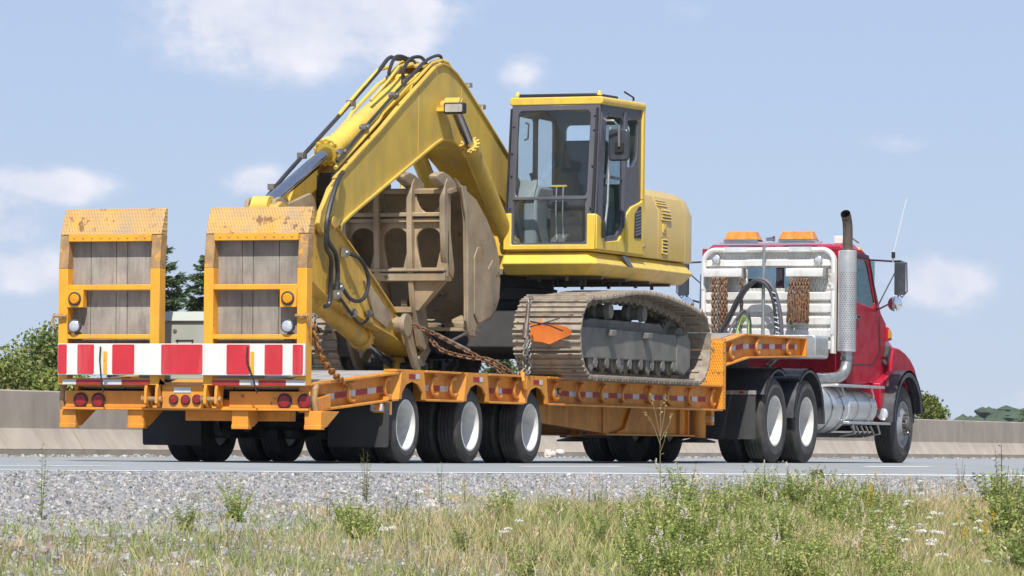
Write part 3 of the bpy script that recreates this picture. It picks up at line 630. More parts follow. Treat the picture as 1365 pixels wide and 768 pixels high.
# the tall bare stalk in front of the trailer
tw = thing('tall_branched_weed', 'tall branched weed stalk standing before the trailer landing leg', 'weed', (-7.0, -7.3, ground_z(-7.0, -7.3)))
tx, ty, tz = -7.0, -7.3, ground_z(-7.0, -7.3); sm = MB(); bm_ = MB(); sm.c = []; bm_.c = []
def wp(dx, z): return Vector((tx + dx * .36, ty - dx * .93, tz + z * 1.30))
for P, r in (([wp(0, 0), wp(-.01, .25), wp(-.012, .45), wp(-.01, .66)], .0045), ([wp(-.012, .42), wp(-.06, .52), wp(-.12, .60)], .0028), ([wp(-.012, .44), wp(.05, .53), wp(.08, .60)], .0028), ([wp(-.01, .45), wp(-.05, .60), wp(-.085, .70)], .0028), ([wp(-.01, .47), wp(.02, .60), wp(.025, .71)], .0028), ([wp(-.012, .37), wp(.02, .44), wp(.03, .50)], .0022)):
    n0 = len(sm.v); sm.tube(P, [r, r * .8, r * .6, r * .5][:len(P)], 5); sm.c += [.30, .24, .14, 1] * (len(sm.v) - n0)
    for k in range(9):
        leafquad(bm_, P[-1].lerp(P[-2], k * .07), rdir(.4), rdir(), .022, .010, jitter((.42, .42, .16), .15))
for z in (.10, .2, .28, .36, .4):
    leafquad(bm_, wp(-.01, z), Vector((random.uniform(-1, 1), random.uniform(-1, 1), .3)).normalized(), Vector((0, 0, 1)), .05, .012, jitter((.20, .22, .06), .2))
sm.build('stem', M['grass'], tw); bm_.build('leaves', M['leaf'], tw, smooth=0)

# litter
(_lx, _ly) = (27.0, 6.4)
lt = MB().ell((_lx, _ly, .06), (.12, .10, .06), 8, 5).ell((_lx + .18, _ly - .1, .09), (.10, .08, .05), 8, 5).box(_lx - .1, _lx + .05, _ly - .05, _ly + .05, .01, .14)
M['paper'] = mat('crumpled paper', (.66, .58, .52), .8, 0, .25, 12)
tag(lt.build('paper_litter', M['paper'], smooth=0), 'crumpled pale litter at the barrier foot under the truck', 'litter')
td = MB(); td.tube([(4.3, -4.95, -.10), (4.36, -4.97, -.05), (4.44, -5.0, -.04), (4.52, -5.02, -.11)], [.012, .028, .028, .012], 7)
tag(td.build('tyre_scrap', M['rubber']), 'black scrap of tyre tread lying on the gravel edge', 'litter')

# ================================================================ lowboy trailer
tr = thing('lowboy_trailer', 'orange lowboy trailer with two upright ramps carrying the yellow excavator', 'trailer', (6.0, 0, 0))
ORA = M['orange']
# --- deck: beavertail rising to the level bed
deck = MB()
deck.prism([(.30, .62), (.30, .715), (2.93, .892), (12.35, .892), (12.35, .66), (2.9, .66)], -1.16, 1.16)
deck = deck.build('deck', M['dark'], tr)
for i in range(10):       # boards of the sloping tail
    y0 = -1.15 + i * .2305
    MB().hexa([(.22, y0 + .006, .700), (2.92, y0 + .006, .885), (2.92, y0 + .2245, .885), (.22, y0 + .2245, .700), (.22, y0 + .006, .742), (2.92, y0 + .006, .926), (2.92, y0 + .2245, .926), (.22, y0 + .2245, .742)]).build('plank', M['deckwood'], deck, bevel=.004)
for i in range(10):       # boards of the level bed
    y0 = -1.15 + i * .2305
    MB().box(2.93, 12.34, y0 + .006, y0 + .2245, .896, .934).build('plank', M['deckwood'], deck, bevel=.004)
WX = (2.605, 4.345, 6.085)
def zt(x): return .735 + (x - .15) * (.915 - .735) / 2.55 if x < 2.7 else .915     # top of the side rail
def zb(x): return .505 + (x - .15) * (.650 - .505) / 2.2 if x < 2.35 else .650
ring_c = MB().tube(smooth_path([(.065, 0, .080), (.02, -.012, .088), (-.04, -.02, .066), (-.068, -.022, 0), (-.04, -.02, -.066), (.02, -.012, -.088), (.065, 0, -.080)], 3), .0175, 7).ell((.06, .004, .080), (.03, .024, .026), 8, 6).ell((.06, .004, -.080), (.03, .024, .026), 8, 6).mesh('d_ring', ORA)
for s in (-1, 1):
    sec = [(.15, 2.30), (3.02, 4.02), (4.76, 5.76), (6.50, 12.44)]
    # webs, flanges and arches of one side rail
    for i, (a, b) in enumerate(sec):
        n = 3 if i == 0 else 1; rail = MB()
        xs = [a + (b - a) * k / n for k in range(n + 1)]
        for x0, x1 in zip(xs, xs[1:]):
            rail.hexa([(x0, s * 1.205, zb(x0)), (x1, s * 1.205, zb(x1)), (x1, s * 1.165, zb(x1)), (x0, s * 1.165, zb(x0)), (x0, s * 1.205, zt(x0)), (x1, s * 1.205, zt(x1)), (x1, s * 1.165, zt(x1)), (x0, s * 1.165, zt(x0))])
        w = rail.build('rail_web', ORA, tr)
        fl = MB()
        for x0, x1 in zip(xs, xs[1:]):
            for z_, h in ((zt, .0), (zb, -.022)):
                fl.hexa([(x0, s * 1.30, z_(x0) + h), (x1, s * 1.30, z_(x1) + h), (x1, s * 1.16, z_(x1) + h), (x0, s * 1.16, z_(x0) + h), (x0, s * 1.30, z_(x0) + h + .022), (x1, s * 1.30, z_(x1) + h + .022), (x1, s * 1.16, z_(x1) + h + .022), (x0, s * 1.16, z_(x0) + h + .022)])
        fl.build('rail_flange', ORA, tr, bevel=.004)
        # reflective tape on the web
        tp = MB(); x = a + (.22 if i == 0 else .06 if i < 3 else .36); k = i % 2; e = b - (.10 if i < 3 else .35)
        while x < e:
            l = (.30, .22)[k % 2] if i < 3 or True else .3; x1 = min(x + l, e); f = .42
            z0, z1 = [zb(q) + (zt(q) - zb(q)) * f - .028 for q in (x, x1)]
            tp.hexa([(x, s * 1.2085, z0), (x1, s * 1.2085, z1), (x1, s * 1.204, z1), (x, s * 1.204, z0), (x, s * 1.2085, z0 + .058), (x1, s * 1.2085, z1 + .058), (x1, s * 1.204, z1 + .058), (x, s * 1.204, z0 + .058)], k % 2)
            x = x1; k += 1
        tp.build('reflective_tape', [M['tapered'], M['tapewhite']], w)
    for c in WX:         # wheel arch boxes standing proud of the web
        a0, a1 = c - .27, c + .345
        arch = [(a0 - .055, .640), (c - .255, .640), (c - .245, .70), (c - .14, .785), (c + .02, .82), (c + .18, .79), (c + .29, .715), (c + .305, .640), (a1 + .05, .640), (a1 - .02, .936), (a0 + .02, .936)]
        arch = [(x, z if z < .93 else zt(x) + .022) for x, z in arch]
        P = arch if s < 0 else arch
        ab = MB().prism(P, s * 1.305, s * 1.285).build('wheel_arch', ORA, tr)
        gb_ = MB()
        gb_.hexa([(a0 - .055, s * 1.302, .64), (a0 - .20, s * 1.165, .64), (a0 - .19, s * 1.165, .64), (a0 - .04, s * 1.302, .64), (a0 + .02, s * 1.302, zt(a0) + .02), (a0 - .11, s * 1.165, zt(a0) + .02), (a0 - .10, s * 1.165, zt(a0) + .02), (a0 + .03, s * 1.302, zt(a0) + .02)])
        gb_.hexa([(a1 + .03, s * 1.302, .64), (a1 + .045, s * 1.165, .64), (a1 + .06, s * 1.165, .64), (a1 + .05, s * 1.302, .64), (a1 - .03, s * 1.302, .935), (a1 + .03, s * 1.165, .935), (a1 + .045, s * 1.165, .935), (a1 - .015, s * 1.302, .935)])
        gb_.hexa([(a0 - .1, s * 1.30, .915), (a1 + .03, s * 1.30, .915), (a1 + .03, s * 1.16, .915), (a0 - .1, s * 1.16, .915), (a0 - .1, s * 1.30, .937), (a1 + .03, s * 1.30, .937), (a1 + .03, s * 1.16, .937), (a0 - .1, s * 1.16, .937)])
        gb_.build('gusset', ORA, ab)
        MB().prism([(c - .07, .845), (c + .10, .845), (c + .10, .893), (c - .07, .893)], s * 1.3085, s * 1.304).prism([(c + .10, .845), (c + .20, .845), (c + .20, .893), (c + .10, .893)], s * 1.3085, s * 1.304, 1).build('reflective_tape', [M['tapered'], M['tapewhite']], ab)
    for x in (1.211, 2.12, 3.35, 3.86, 5.144, 5.66, 6.847, 7.645, 8.382, 9.065, 9.958, 10.615, 11.382, 12.2):
        z = zb(x) + (zt(x) - zb(x)) * .50
        inst('d_ring', ring_c, tr, Matrix.Translation((x, s * 1.235, z)) @ Matrix.Rotation(R(random.uniform(-14, 10)), 4, 'Y') @ Matrix.Scale(-s, 4, (0, 1, 0)) @ Matrix.Scale(1.45, 4, (1, 0, 0)))
    ml = MB().obox((7.05, s * 1.212, .785), (.09, .014, .07)).build('marker_lamp', M['black'], tr, bevel=.004)
    MB().obox((7.05, s * 1.221, .785), (.062, .014, .045)).build('lens', M['amberdull'], ml, bevel=.006)
    # mudflap, marker bracket
    MB().prism([(.69, .165), (.70, .16), (1.32, .16), (1.335, .175), (1.345, .60), (.685, .60)] if s > 0 else [(-.69, .165), (-.70, .16), (-1.32, .16), (-1.335, .175), (-1.345, .60), (-.685, .60)], 1.94, 1.955, axis='x').build('mudflap', M['flap'], tr)
    MB().box(2.02, 2.12, s * 1.30, s * 1.18, .48, .66).box(1.86, 2.03, s * 1.29, s * 1.20, .50, .60).build('lamp_bracket', ORA, tr, bevel=.005)
    mk = MB().obox((1.86, s * 1.245, .55), (.05, .12, .07)).build('marker_lamp', M['tapewhite'], tr, bevel=.006)
    MB().obox((1.835, s * 1.262, .55), (.02, .05, .055)).build('lens', M['amber'], mk, bevel=.004)
# --- rear ramps
PLK = {1: [1.228, 1.011, .74, .621, .340], -1: [-.322, -.589, -.703, -.973, -1.20]}
bolt_me = MB().ell((0, 0, 0), (.010, .010, .010), 6, 4).mesh('bolt', M['ramp'])
for s, (ya, yb) in ((1, (.235, 1.310)), (-1, (-1.300, -.232))):
    rp = MB()
    TH_ = .135
    def post(m, y0, y1, zz, x0s, x1s):
        for (z0, z1), (xa, xb) in zip(zip(zz, zz[1:]), zip(x0s, x0s[1:])):
            m.hexa([(xa, y0, z0), (xa + TH_, y0, z0), (xa + TH_, y1, z0), (xa, y1, z0), (xb, y0, z1), (xb + TH_, y0, z1), (xb + TH_, y1, z1), (xb, y1, z1)])
    ramp = MB(); 
    for y0, y1 in ((ya, ya + .098), (yb - .098, yb)): post(ramp, y0, y1, [.735, 1.85], [0, 0], None)
    for z0, z1 in ((1.645, 1.696), (1.175, 1.220)): ramp.box(.004, .085, ya + .098, yb - .098, z0, z1)
    ramp.box(.004, .12, ya + .098, yb - .098, .735, .80)
    ramp = ramp.build('ramp', M['ramp'], tr, bevel=.005)
    for y0, y1 in ((ya, ya + .098), (yb - .098, yb)):
        wn = MB(); post(wn, y0, y1, [1.85, 2.175], [0.0, .035], None); wn.build('worn_post_top', M['rampworn'], ramp, bevel=.005)
    MB().box(.012, .10, ya + .098, yb - .098, 2.112, 2.178).build('bolt_bar', M['ramp'], ramp, bevel=.004)
    for k in range(9): inst('bolt', bolt_me, ramp, Matrix.Translation((.010, ya + .16 + (yb - ya - .32) * k / 8, 2.150)))
    MB().hexa([(.028, ya, 2.178), (.165, ya, 2.178), (.165, yb, 2.178), (.028, yb, 2.178), (.135, ya + .004, 2.432), (.185, ya + .004, 2.432), (.185, yb - .004, 2.432), (.135, yb - .004, 2.432)]).build('tread_plate', M['ramptread'], ramp, bevel=.004)
    pk = sorted(PLK[s])
    for a, b in zip(pk, pk[1:]): MB().box(.118, .150, a + .015, b + .009, .90, 2.150).build('plank', M['wood'], ramp, bevel=.004)
    MB().box(.152, .175, ya + .02, yb - .02, 2.0, 2.06).build('back_bar', M['ramp'], ramp)
    # lamps on the outer edge of the ramp
    yo = 1.131 if s > 0 else -1.111
    bx = MB().box(-.004, .082, yo - .086, yo + .086, 1.478, 1.645).build('lamp_box', M['ramp'], ramp, bevel=.004)
    MB().lathe((-.004, yo, 1.562), (-1, 0, 0), [(.0, .0), (.066, .0), (.066, .016), (.055, .024), (.052, .014), (.0, .012)], 20).build('lamp_ring', M['rubber'], bx)
    lens = MB().lathe((-.014, yo, 1.562), (-1, 0, 0), [(.052, 0), (.050, .008), (.035, .014), (.0, .016)], 20)
    for a in range(19):
        r_, t_ = ((0, 0) if a == 0 else (.018, a * 1.047) if a < 7 else (.037, a * .5236)); lens.ell((-.030, yo + r_ * math.cos(t_), 1.562 + r_ * math.sin(t_)), (.006, .0075, .0075), 6, 4)
    lens.build('amber_lens', M['amber'], bx)
    wl = MB().lathe((.06, yo, 1.298), (-1, .0, .0), [(.0, 0), (.045, .005), (.064, .04), (.066, .085), (.060, .09), (.056, .082)], 20).cyl((.02, yo, 1.24), (.02, yo, 1.20), .015, n=8).build('work_lamp', M['fender'], ramp)
    MB().lathe((-.022, yo, 1.298), (-1, 0, 0), [(.057, 0), (.045, .012), (.025, .019), (0, .021)], 20).build('lens', M['lamp'], wl)
    # latch pin on the outer post
    ye = ya if s < 0 else yb
    MB().cyl((-.03, ye - s * .10, 1.395), (-.03, ye + s * .03, 1.395), .016, n=8).box(-.04, .0, ye - s * .06, ye - s * .01, 1.375, 1.415).tube([(-.02, ye + s * .03, 1.42), (-.03, ye + s * .045, 1.36), (0, ye + s * .03, 1.27)], .012, 6).build('latch_pin', M['rampworn'], ramp)
    # hinge lugs and lower tape
    yh = .378 if s > 0 else -.247
    for q in (0, .115): MB().prism([(-.03, .56), (.11, .50), (.14, .76), (.03, .80), (-.02, .70)], yh - q, yh - q - .028).build('hinge_lug', M['orange'], tr, bevel=.004)
    MB().cyl((.02, yh + .03, .60), (.02, yh - .17, .60), .026, n=10).cyl((.02, yh + .035, .60), (.02, yh + .025, .60), .038, n=10).build('hinge_pin', M['rampworn'], tr)
    cuts = [(1.253, 1.109, 1), (1.109, .822, 0), (.822, .623, 1), (.623, .331, 0)] if s > 0 else [(-.332, -.619, 0), (-.619, -.814, 1), (-.814, -1.10, 0), (-1.10, -1.298, 1)]
    tp = MB()
    for a, b, k in cuts: tp.box(-.010, -.004, b, a, .738, .786, k)
    tp.build('reflective_tape', [M['tapered'], M['tapewhite']], ramp)
    MB().box(-.004, .02, ya + .098, yb - .098, .735, .79).build('lower_bar', M['ramp'], ramp)
# --- striped board across the ramps
bd = MB().box(-.060, -.028, -1.314, 1.283, .829, 1.130).build('striped_board', M['white'], tr, bevel=.004)
rb = [1.280, 1.182, 1.072, .891, .701, .463, .182, -.255, -.503, -.747, -.898, -1.088, -1.188, -1.298]
for a, b in zip(rb[::2], rb[1::2]):
    pts = [(y, z) for y, z in ((a - .012, .838), (b + .012, .838), (b + .002, .848), (b + .002, 1.112), (b + .012, 1.122), (a - .012, 1.122), (a - .002, 1.112), (a - .002, .848))]
    MB().prism(pts, -.0635, -.058, axis='x').build('red_block', M['redboard'], bd)
for y in (.770, -.775):
    MB().box(-.075, -.0605, y - .018, y + .018, .83, 1.055).build('board_strap', M['ramp'], tr, bevel=.003)
    MB().tube([(-.08, y + .045, 1.10), (-.085, y + .05, .98), (-.08, y + .035 - .05 * (y < 0), .80), (-.06, y + .02 - .07 * (y < 0), .66)], .008, 6).build('board_tie', M['black'], tr)
# --- rear bumper beam
bm = MB()
for a, b in ((1.285, .375), (-.453, -1.293)): bm.box(.12, .16, b, a, .522, .680)
bm.box(.06, .30, -1.30, 1.295, .497, .520)
bm.hexa([(.12, -1.30, .50), (.60, -1.30, .52), (.60, 1.30, .52), (.12, 1.30, .50), (.16, -1.30, .60), (.60, -1.30, .66), (.60, 1.30, .66), (.16, 1.30, .60)])
bm = bm.build('rear_bumper', ORA, tr, bevel=.004)
cb = MB().hexa([(.05, -.217, .508), (.40, -.217, .508), (.40, .226, .508), (.05, .226, .508), (.05, -.217, .735), (.40, -.217, .80), (.40, .226, .80), (.05, .226, .735)]).build('lamp_housing', ORA, tr, bevel=.008)
MB().box(.044, .051, -.085, .095, .665, .715).build('sticker', M['tapewhite'], cb)
MB().prism([(-1.16, .735), (1.16, .735), (1.16, .72), (-1.16, .72)], .16, .30, axis='x').build('tail_edge', ORA, tr)
for par, x, ls in ((bm, .12, [(1.117, .589, .062), (.928, .587, .062), (-1.033, .590, .062), (-1.244, .588, .062)]), (cb, .05, [(.094, .599, .041), (-.031, .596, .041), (-.151, .600, .041)])):
    for y, z, r_ in ls:
        lp = MB().lathe((x, y, z), (-1, 0, 0), [(0, 0), (r_ * 1.2, 0), (r_ * 1.2, .014), (r_ * 1.02, .022), (r_ * .98, .012)], 20).build('tail_lamp', M['rubber'], par)
        MB().lathe((x - .012, y, z), (-1, 0, 0), [(r_, 0), (r_ * .92, .008), (r_ * .5, .013), (0, .014)], 20).build('lens', M['redlens'], par)
# corner tubes and stabiliser feet
for y in (1.325, -1.335): MB().tube([(.16, y, .50), (.13, y, .60), (.14, y, .70), (.18, y, .735)], .028, 8).build('corner_guard', M['rampworn'], tr)
for y in (1.25, .525, -.575, -1.33):
    MB().hexa([(.10, y - .085, .325), (.24, y - .085, .345), (.24, y + .085, .345), (.10, y + .085, .325), (.10, y - .085, .497), (.55, y - .085, .497), (.55, y + .085, .497), (.10, y + .085, .497)]).hexa([(.095, y - .088, .32), (.20, y - .088, .32), (.24, y + .088, .345), (.095, y + .088, .32), (.095, y - .088, .365), (.13, y - .088, .365), (.13, y + .088, .365), (.095, y + .088, .365)]).build('stabiliser_foot', ORA, tr, bevel=.006)
MB().box(.36, .50, -.98, .12, .40, .497).build('cross_member', ORA, tr, bevel=.006)
# --- running gear
def wheel(parent, x, y, side, rad, wid, rim_r, deep=.13, hub=False, spokes=True):
    w = MB(); h = wid / 2; o = (x, y - side * h, rad); d = (0, side, 0)
    prof = [(rim_r, .02 * wid), (rim_r * 1.05, 0), (rad * .90, .02 * wid), (rad * .965, .07 * wid)]
    for i in range(5):            # tread ribs
        a = .09 + .164 * i; prof += [(rad, wid * a), (rad, wid * (a + .13)), (rad - .012, wid * (a + .135)), (rad - .012, wid * (a + .160))]
    prof = prof[:-2] + [(rad * .965, .93 * wid), (rad * .90, .98 * wid), (rad * .80, 1.0 * wid), (rad * .79, 1.012 * wid), (rad * .77, 1.0 * wid), (rim_r * 1.10, 1.0 * wid), (rim_r * 1.02, .955 * wid), (rim_r, .93 * wid), (rim_r, .02 * wid)]
    t = w.lathe(o, d, prof, 48).build('wheel', M['rubber'], parent, smooth=28)
    rm = MB(); e = .955 * wid
    if hub:
        rm.lathe(o, d, [(rim_r * 1.045, e - .015), (rim_r * 1.04, e + .004), (rim_r * .97, e + .004), (rim_r * .93, e - .03), (rim_r * .80, e - .035), (rim_r * .52, e + .035), (rim_r * .45, e + .03), (0, e + .03)], 32)
    else:
        rm.lathe(o, d, [(rim_r * 1.045, e - .015), (rim_r * 1.04, e + .004), (rim_r * .97, e + .004), (rim_r * .935, e - .02), (rim_r * .91, e - deep), (rim_r * .60, e - deep - .03), (rim_r * .52, e - deep - .012), (0, e - deep - .012)], 40)
    rm = rm.build('rim', M['steelrim'] if hub else M['rim'], t)
    hb_ = MB(); z0 = e + .03 if hub else e - deep - .012; oo = Vector(o) + Vector(d) * z0
    hb_.lathe(oo, d, [(rim_r * .32, -.02), (rim_r * .30, .05), (rim_r * .22, .075 if hub else .06), (0, .08 if hub else .065)], 20)
    for k in range(10):
        a = k * .628; p = oo + Vector((math.cos(a), 0, math.sin(a))) * rim_r * .46; hb_.cyl(p - Vector(d) * .005, p + Vector(d) * .045, .017, n=6)
    hb_.build('hub', M['hubdark'] if hub else M['rim'], t)
    return t
for c in WX:
    MB().cyl((c, -1.0, .385), (c, 1.0, .385), .062, n=14).lathe((c, -.42, .385), (0, 1, 0), [(.08, 0), (.15, .02), (.15, .12), (.08, .14)], 16).lathe((c, .28, .385), (0, 1, 0), [(.08, 0), (.15, .02), (.15, .12), (.08, .14)], 16).build('axle', M['dark'], tr)
    for s in (-1, 1):
        for y in (1.135, .865): wheel(tr, c, s * y, s, .385, .235, .245, .175)
        MB().lathe((c - .28, s * .52, .27), (0, 0, 1), [(.0, 0), (.10, 0), (.13, .06), (.10, .12), (.13, .18), (.12, .25), (.12, .36)], 18).box(c - .45, c + .10, s * .47, s * .57, .25, .30).box(c - .42, c - .12, s * .38, s * .66, .235, .262).build('air_spring', M['dark'], tr)
for s in (-1, 1): MB().box(1.2, 8.0, s * .40, s * .52, .47, .66).build('main_beam', M['dark'], tr)
# --- lower frame ahead of the axles
for s in (-1, 1):
    Y0, Y1 = s * .78, s * .62
    MB().prism([(7.3, .645), (7.3, .46), (9.6, .345), (9.62, .645)], Y0, Y1).build('drop_beam', ORA, tr)
    MB().prism([(9.60, .645), (9.61, .335), (9.81, .335), (10.02, .640)], s * .80, s * .60).build('frame_box', ORA, tr, bevel=.006)
    MB().prism([(10.02, .645), (9.82, .352), (10.30, .352), (10.45, .40), (10.68, .645)], s * .72, s * .68).build('gusset_plate', ORA, tr)
    MB().prism([(10.45, .40), (10.68, .645), (12.75, .645), (12.75, .335), (10.2, .335), (10.2, .36)], s * .76, s * .64).build('side_plate', ORA, tr)
    MB().box(9.6, 12.78, s * .84, s * .58, .318, .338).build('lower_flange', ORA, tr, bevel=.004)
    for x in (12.30, 12.62): MB().box(x, x + .04, s * .80, s * .60, .34, .645).build('stiffener', ORA, tr)
    lg = MB().cyl((12.98, s * .80, .30), (12.98, s * .80, .66), .095, n=18).build('landing_leg', ORA, tr)
    MB().lathe((12.98, s * .80, .245), (0, 0, 1), [(0, 0), (.22, 0), (.22, .02), (.10, .05), (.085, .08)], 20).build('leg_foot', M['dark'], lg)
    MB().box(13.05, 13.16, s * .95, s * .84, .46, .66).build('lamp_bracket', ORA, tr, bevel=.005)
    mk = MB().obox((13.02, s * .93, .53), (.05, .11, .07)).build('marker_lamp', M['tapewhite'], tr, bevel=.006)
    MB().obox((12.99, s * .94, .53), (.02, .05, .055)).build('lens', M['amber'], mk)
for x in (8.0, 9.7, 11.5, 12.5): MB().box(x, x + .1, -.65, .65, .45, .60).build('cross_member', M['dark'], tr)
# --- gooseneck
MB().box(12.42, 12.50, -1.30, 1.30, .655, 1.455).build('bulkhead', M['ortread'], tr)
MB().box(12.502, 12.53, -1.30, 1.30, .645, 1.50).build('bulkhead_back', ORA, tr)
for s in (-1, 1):
    g = MB().prism([(12.45, 1.440), (13.30, 1.560), (15.76, 1.575), (15.76, 1.368), (13.46, 1.305), (12.52, 1.185), (12.45, 1.185)], s * 1.22, s * 1.18).build('gooseneck_web', ORA, tr)
    MB().prism([(12.43, 1.440), (13.30, 1.560), (15.78, 1.575), (15.78, 1.595), (13.29, 1.582), (12.43, 1.460)], s * 1.30, s * 1.16).prism([(12.52, 1.165), (13.47, 1.285), (15.78, 1.348), (15.78, 1.368), (13.46, 1.305), (12.52, 1.187)], s * 1.30, s * 1.16).prism([(15.75, 1.36), (15.78, 1.36), (15.78, 1.58), (15.75, 1.58)], s * 1.30, s * 1.16).build('gooseneck_flange', ORA, tr, bevel=.004)
    for x, z in ((12.86, 1.36), (13.88, 1.44), (15.12, 1.46)):
        inst('d_ring', ring_c, tr, Matrix.Translation((x, s * 1.25, z)) @ Matrix.Scale(-s, 4, (0, 1, 0)) @ Matrix.Scale(1.45, 4, (1, 0, 0)))
    tp = MB(); x = 12.6; k = 0
    def gz(x): return 1.315 + (x - 12.5) * .095 if x < 13.4 else 1.40 + (x - 13.4) * .020
    while x < 15.6:
        x1 = min(x + (.30, .22)[k % 2], 15.6); tp.hexa([(x, s * 1.2245, gz(x)), (x1, s * 1.2245, gz(x1)), (x1, s * 1.219, gz(x1)), (x, s * 1.219, gz(x)), (x, s * 1.2245, gz(x) + .06), (x1, s * 1.2245, gz(x1) + .06), (x1, s * 1.219, gz(x1) + .06), (x, s * 1.219, gz(x) + .06)], k % 2); x = x1; k += 1
    tp.build('reflective_tape', [M['tapered'], M['tapewhite']], g)
for i in range(10):
    y0 = -1.15 + i * .2305
    MB().hexa([(12.45, y0, 1.43), (13.3, y0, 1.55), (13.3, y0 + .225, 1.55), (12.45, y0 + .225, 1.43), (12.45, y0, 1.465), (13.3, y0, 1.587), (13.3, y0 + .225, 1.587), (12.45, y0 + .225, 1.465)]).build('plank', M['deckwood'], tr)
MB().box(13.3, 15.74, -1.17, 1.17, 1.54, 1.583).build('gooseneck_deck', M['deckwood'], tr)
MB().prism([(13.4, 1.30), (15.7, 1.37), (15.7, 1.20), (14.9, 1.16), (13.4, 1.20)], -.55, .55).build('gooseneck_box', M['dark'], tr)
MB().cyl((15.4, 0, 1.05), (15.4, 0, 1.2), .05, n=12).build('kingpin', M['steel'], tr)

# grey box standing on the tail behind the board
tbx = thing('tool_box', 'grey green steel box with rust stains on the trailer between the ramps', 'box', (1.1, .1, .8))
MB().prism([(.72, .79), (.70, 1.36), (.80, 1.445), (1.70, 1.47), (1.70, .85)], -.55, .80).build('body', M['toolbox'], tbx, bevel=.02)
MB().prism([(.672, 1.37), (.79, 1.462), (1.72, 1.49), (1.72, 1.473), (.80, 1.447), (.70, 1.36)], -.57, .82).build('lid', M['toolbox'], tbx, bevel=.004)
MB().tube([(.71, .37, 1.18), (.67, .37, 1.175), (.67, .21, 1.175), (.71, .21, 1.18)], .010, 6).build('handle', M['black'], tbx)
MB().lathe((.712, .40, 1.27), (-1, 0, .02), [(.0, .0), (.022, 0), (.022, .012), (0, .014)], 12).build('lock', M['steel'], tbx)

# ================================================================ excavator
ex = thing('crawler_excavator', 'yellow crawler excavator facing backwards on the orange trailer', 'excavator', (8.8, .2, .935))
YEL, BOOM = M['ex_yellow'], M['ex_boom']
def rrect(a0, a1, b0, b1, r, n=5):
    out = []
    for cx, cz, s in ((a1 - r, b1 - r, 0), (a0 + r, b1 - r, 90), (a0 + r, b0 + r, 180), (a1 - r, b0 + r, 270)):
        out += [(cx + r * math.cos(R(s + 90 * i / n)), cz + r * math.sin(R(s + 90 * i / n))) for i in range(n + 1)]
    return out
def warp(m, fn): m.v = [fn(*p) for p in m.v]; return m
# --- tracks
def track_path():
    cr, cf, r = (7.045, 1.375), (10.575, 1.378), .425
    P = [(x, .945) for x in [cr[0] + (cf[0] - cr[0]) * i / 30 for i in range(31)]]
    P += arc(cf[0], cf[1] - .008, r, -85, 58, 14)
    P += [(10.5, 1.765), (10.19, 1.815), (9.57, 1.878), (9.1, 1.905), (8.66, 1.910), (8.2, 1.885), (7.79, 1.845), (7.4, 1.81)]
    P += arc(cr[0], cr[1] - .004, r, 85, 265, 16)[:-1]
    return P
def resample(P, n):
    P = [Vector((a, 0, b)) for a, b in P]; P.append(P[0].copy()); d = [0]
    for a, b in zip(P, P[1:]): d.append(d[-1] + (b - a).length)
    out = []
    for k in range(n):
        s = d[-1] * k / n; i = max(j for j in range(len(d) - 1) if d[j] <= s); f = (s - d[i]) / (d[i + 1] - d[i]); out.append(P[i].lerp(P[i + 1], f))
    return out, d[-1]
NSH = 48
TP, TL = resample(track_path(), NSH); PIT = TL / NSH
sh = MB(); L2 = PIT * .485
sh.box(-L2, L2, -.39, .39, -.012, .010)
for x, h in ((-L2 + .012, .026), (-.008, .024), (L2 - .022, .026)): sh.hexa([(x - .012, -.39, .010), (x + .014, -.39, .010), (x + .014, .39, .010), (x - .012, .39, .010), (x - .006, -.39, .010 + h), (x + .008, -.39, .010 + h), (x + .008, .39, .010 + h), (x - .006, .39, .010 + h)])
shoe_me = sh.mesh('shoe', M['track'], smooth=0)
lk = MB()
for y in (-.09, .09): lk.prism([(-L2 * 1.05, -.10), (-L2 * .8, -.115), (-.02, -.10), (.02, -.085), (L2 * .9, -.085), (L2 * 1.1, -.06), (L2, -.015), (-L2, -.015)], y - .022, y + .022)
lk.cyl((-L2, -.12, -.065), (-L2, .12, -.065), .028, n=8); lk.box(-.02, .02, -.30, .30, -.03, -.012)
link_me = lk.mesh('track_link', M['track'], smooth=0)
def lathe_y(m, x, y, z, prof, n=24): return m.lathe((x, y, z), (0, 1, 0), prof, n)
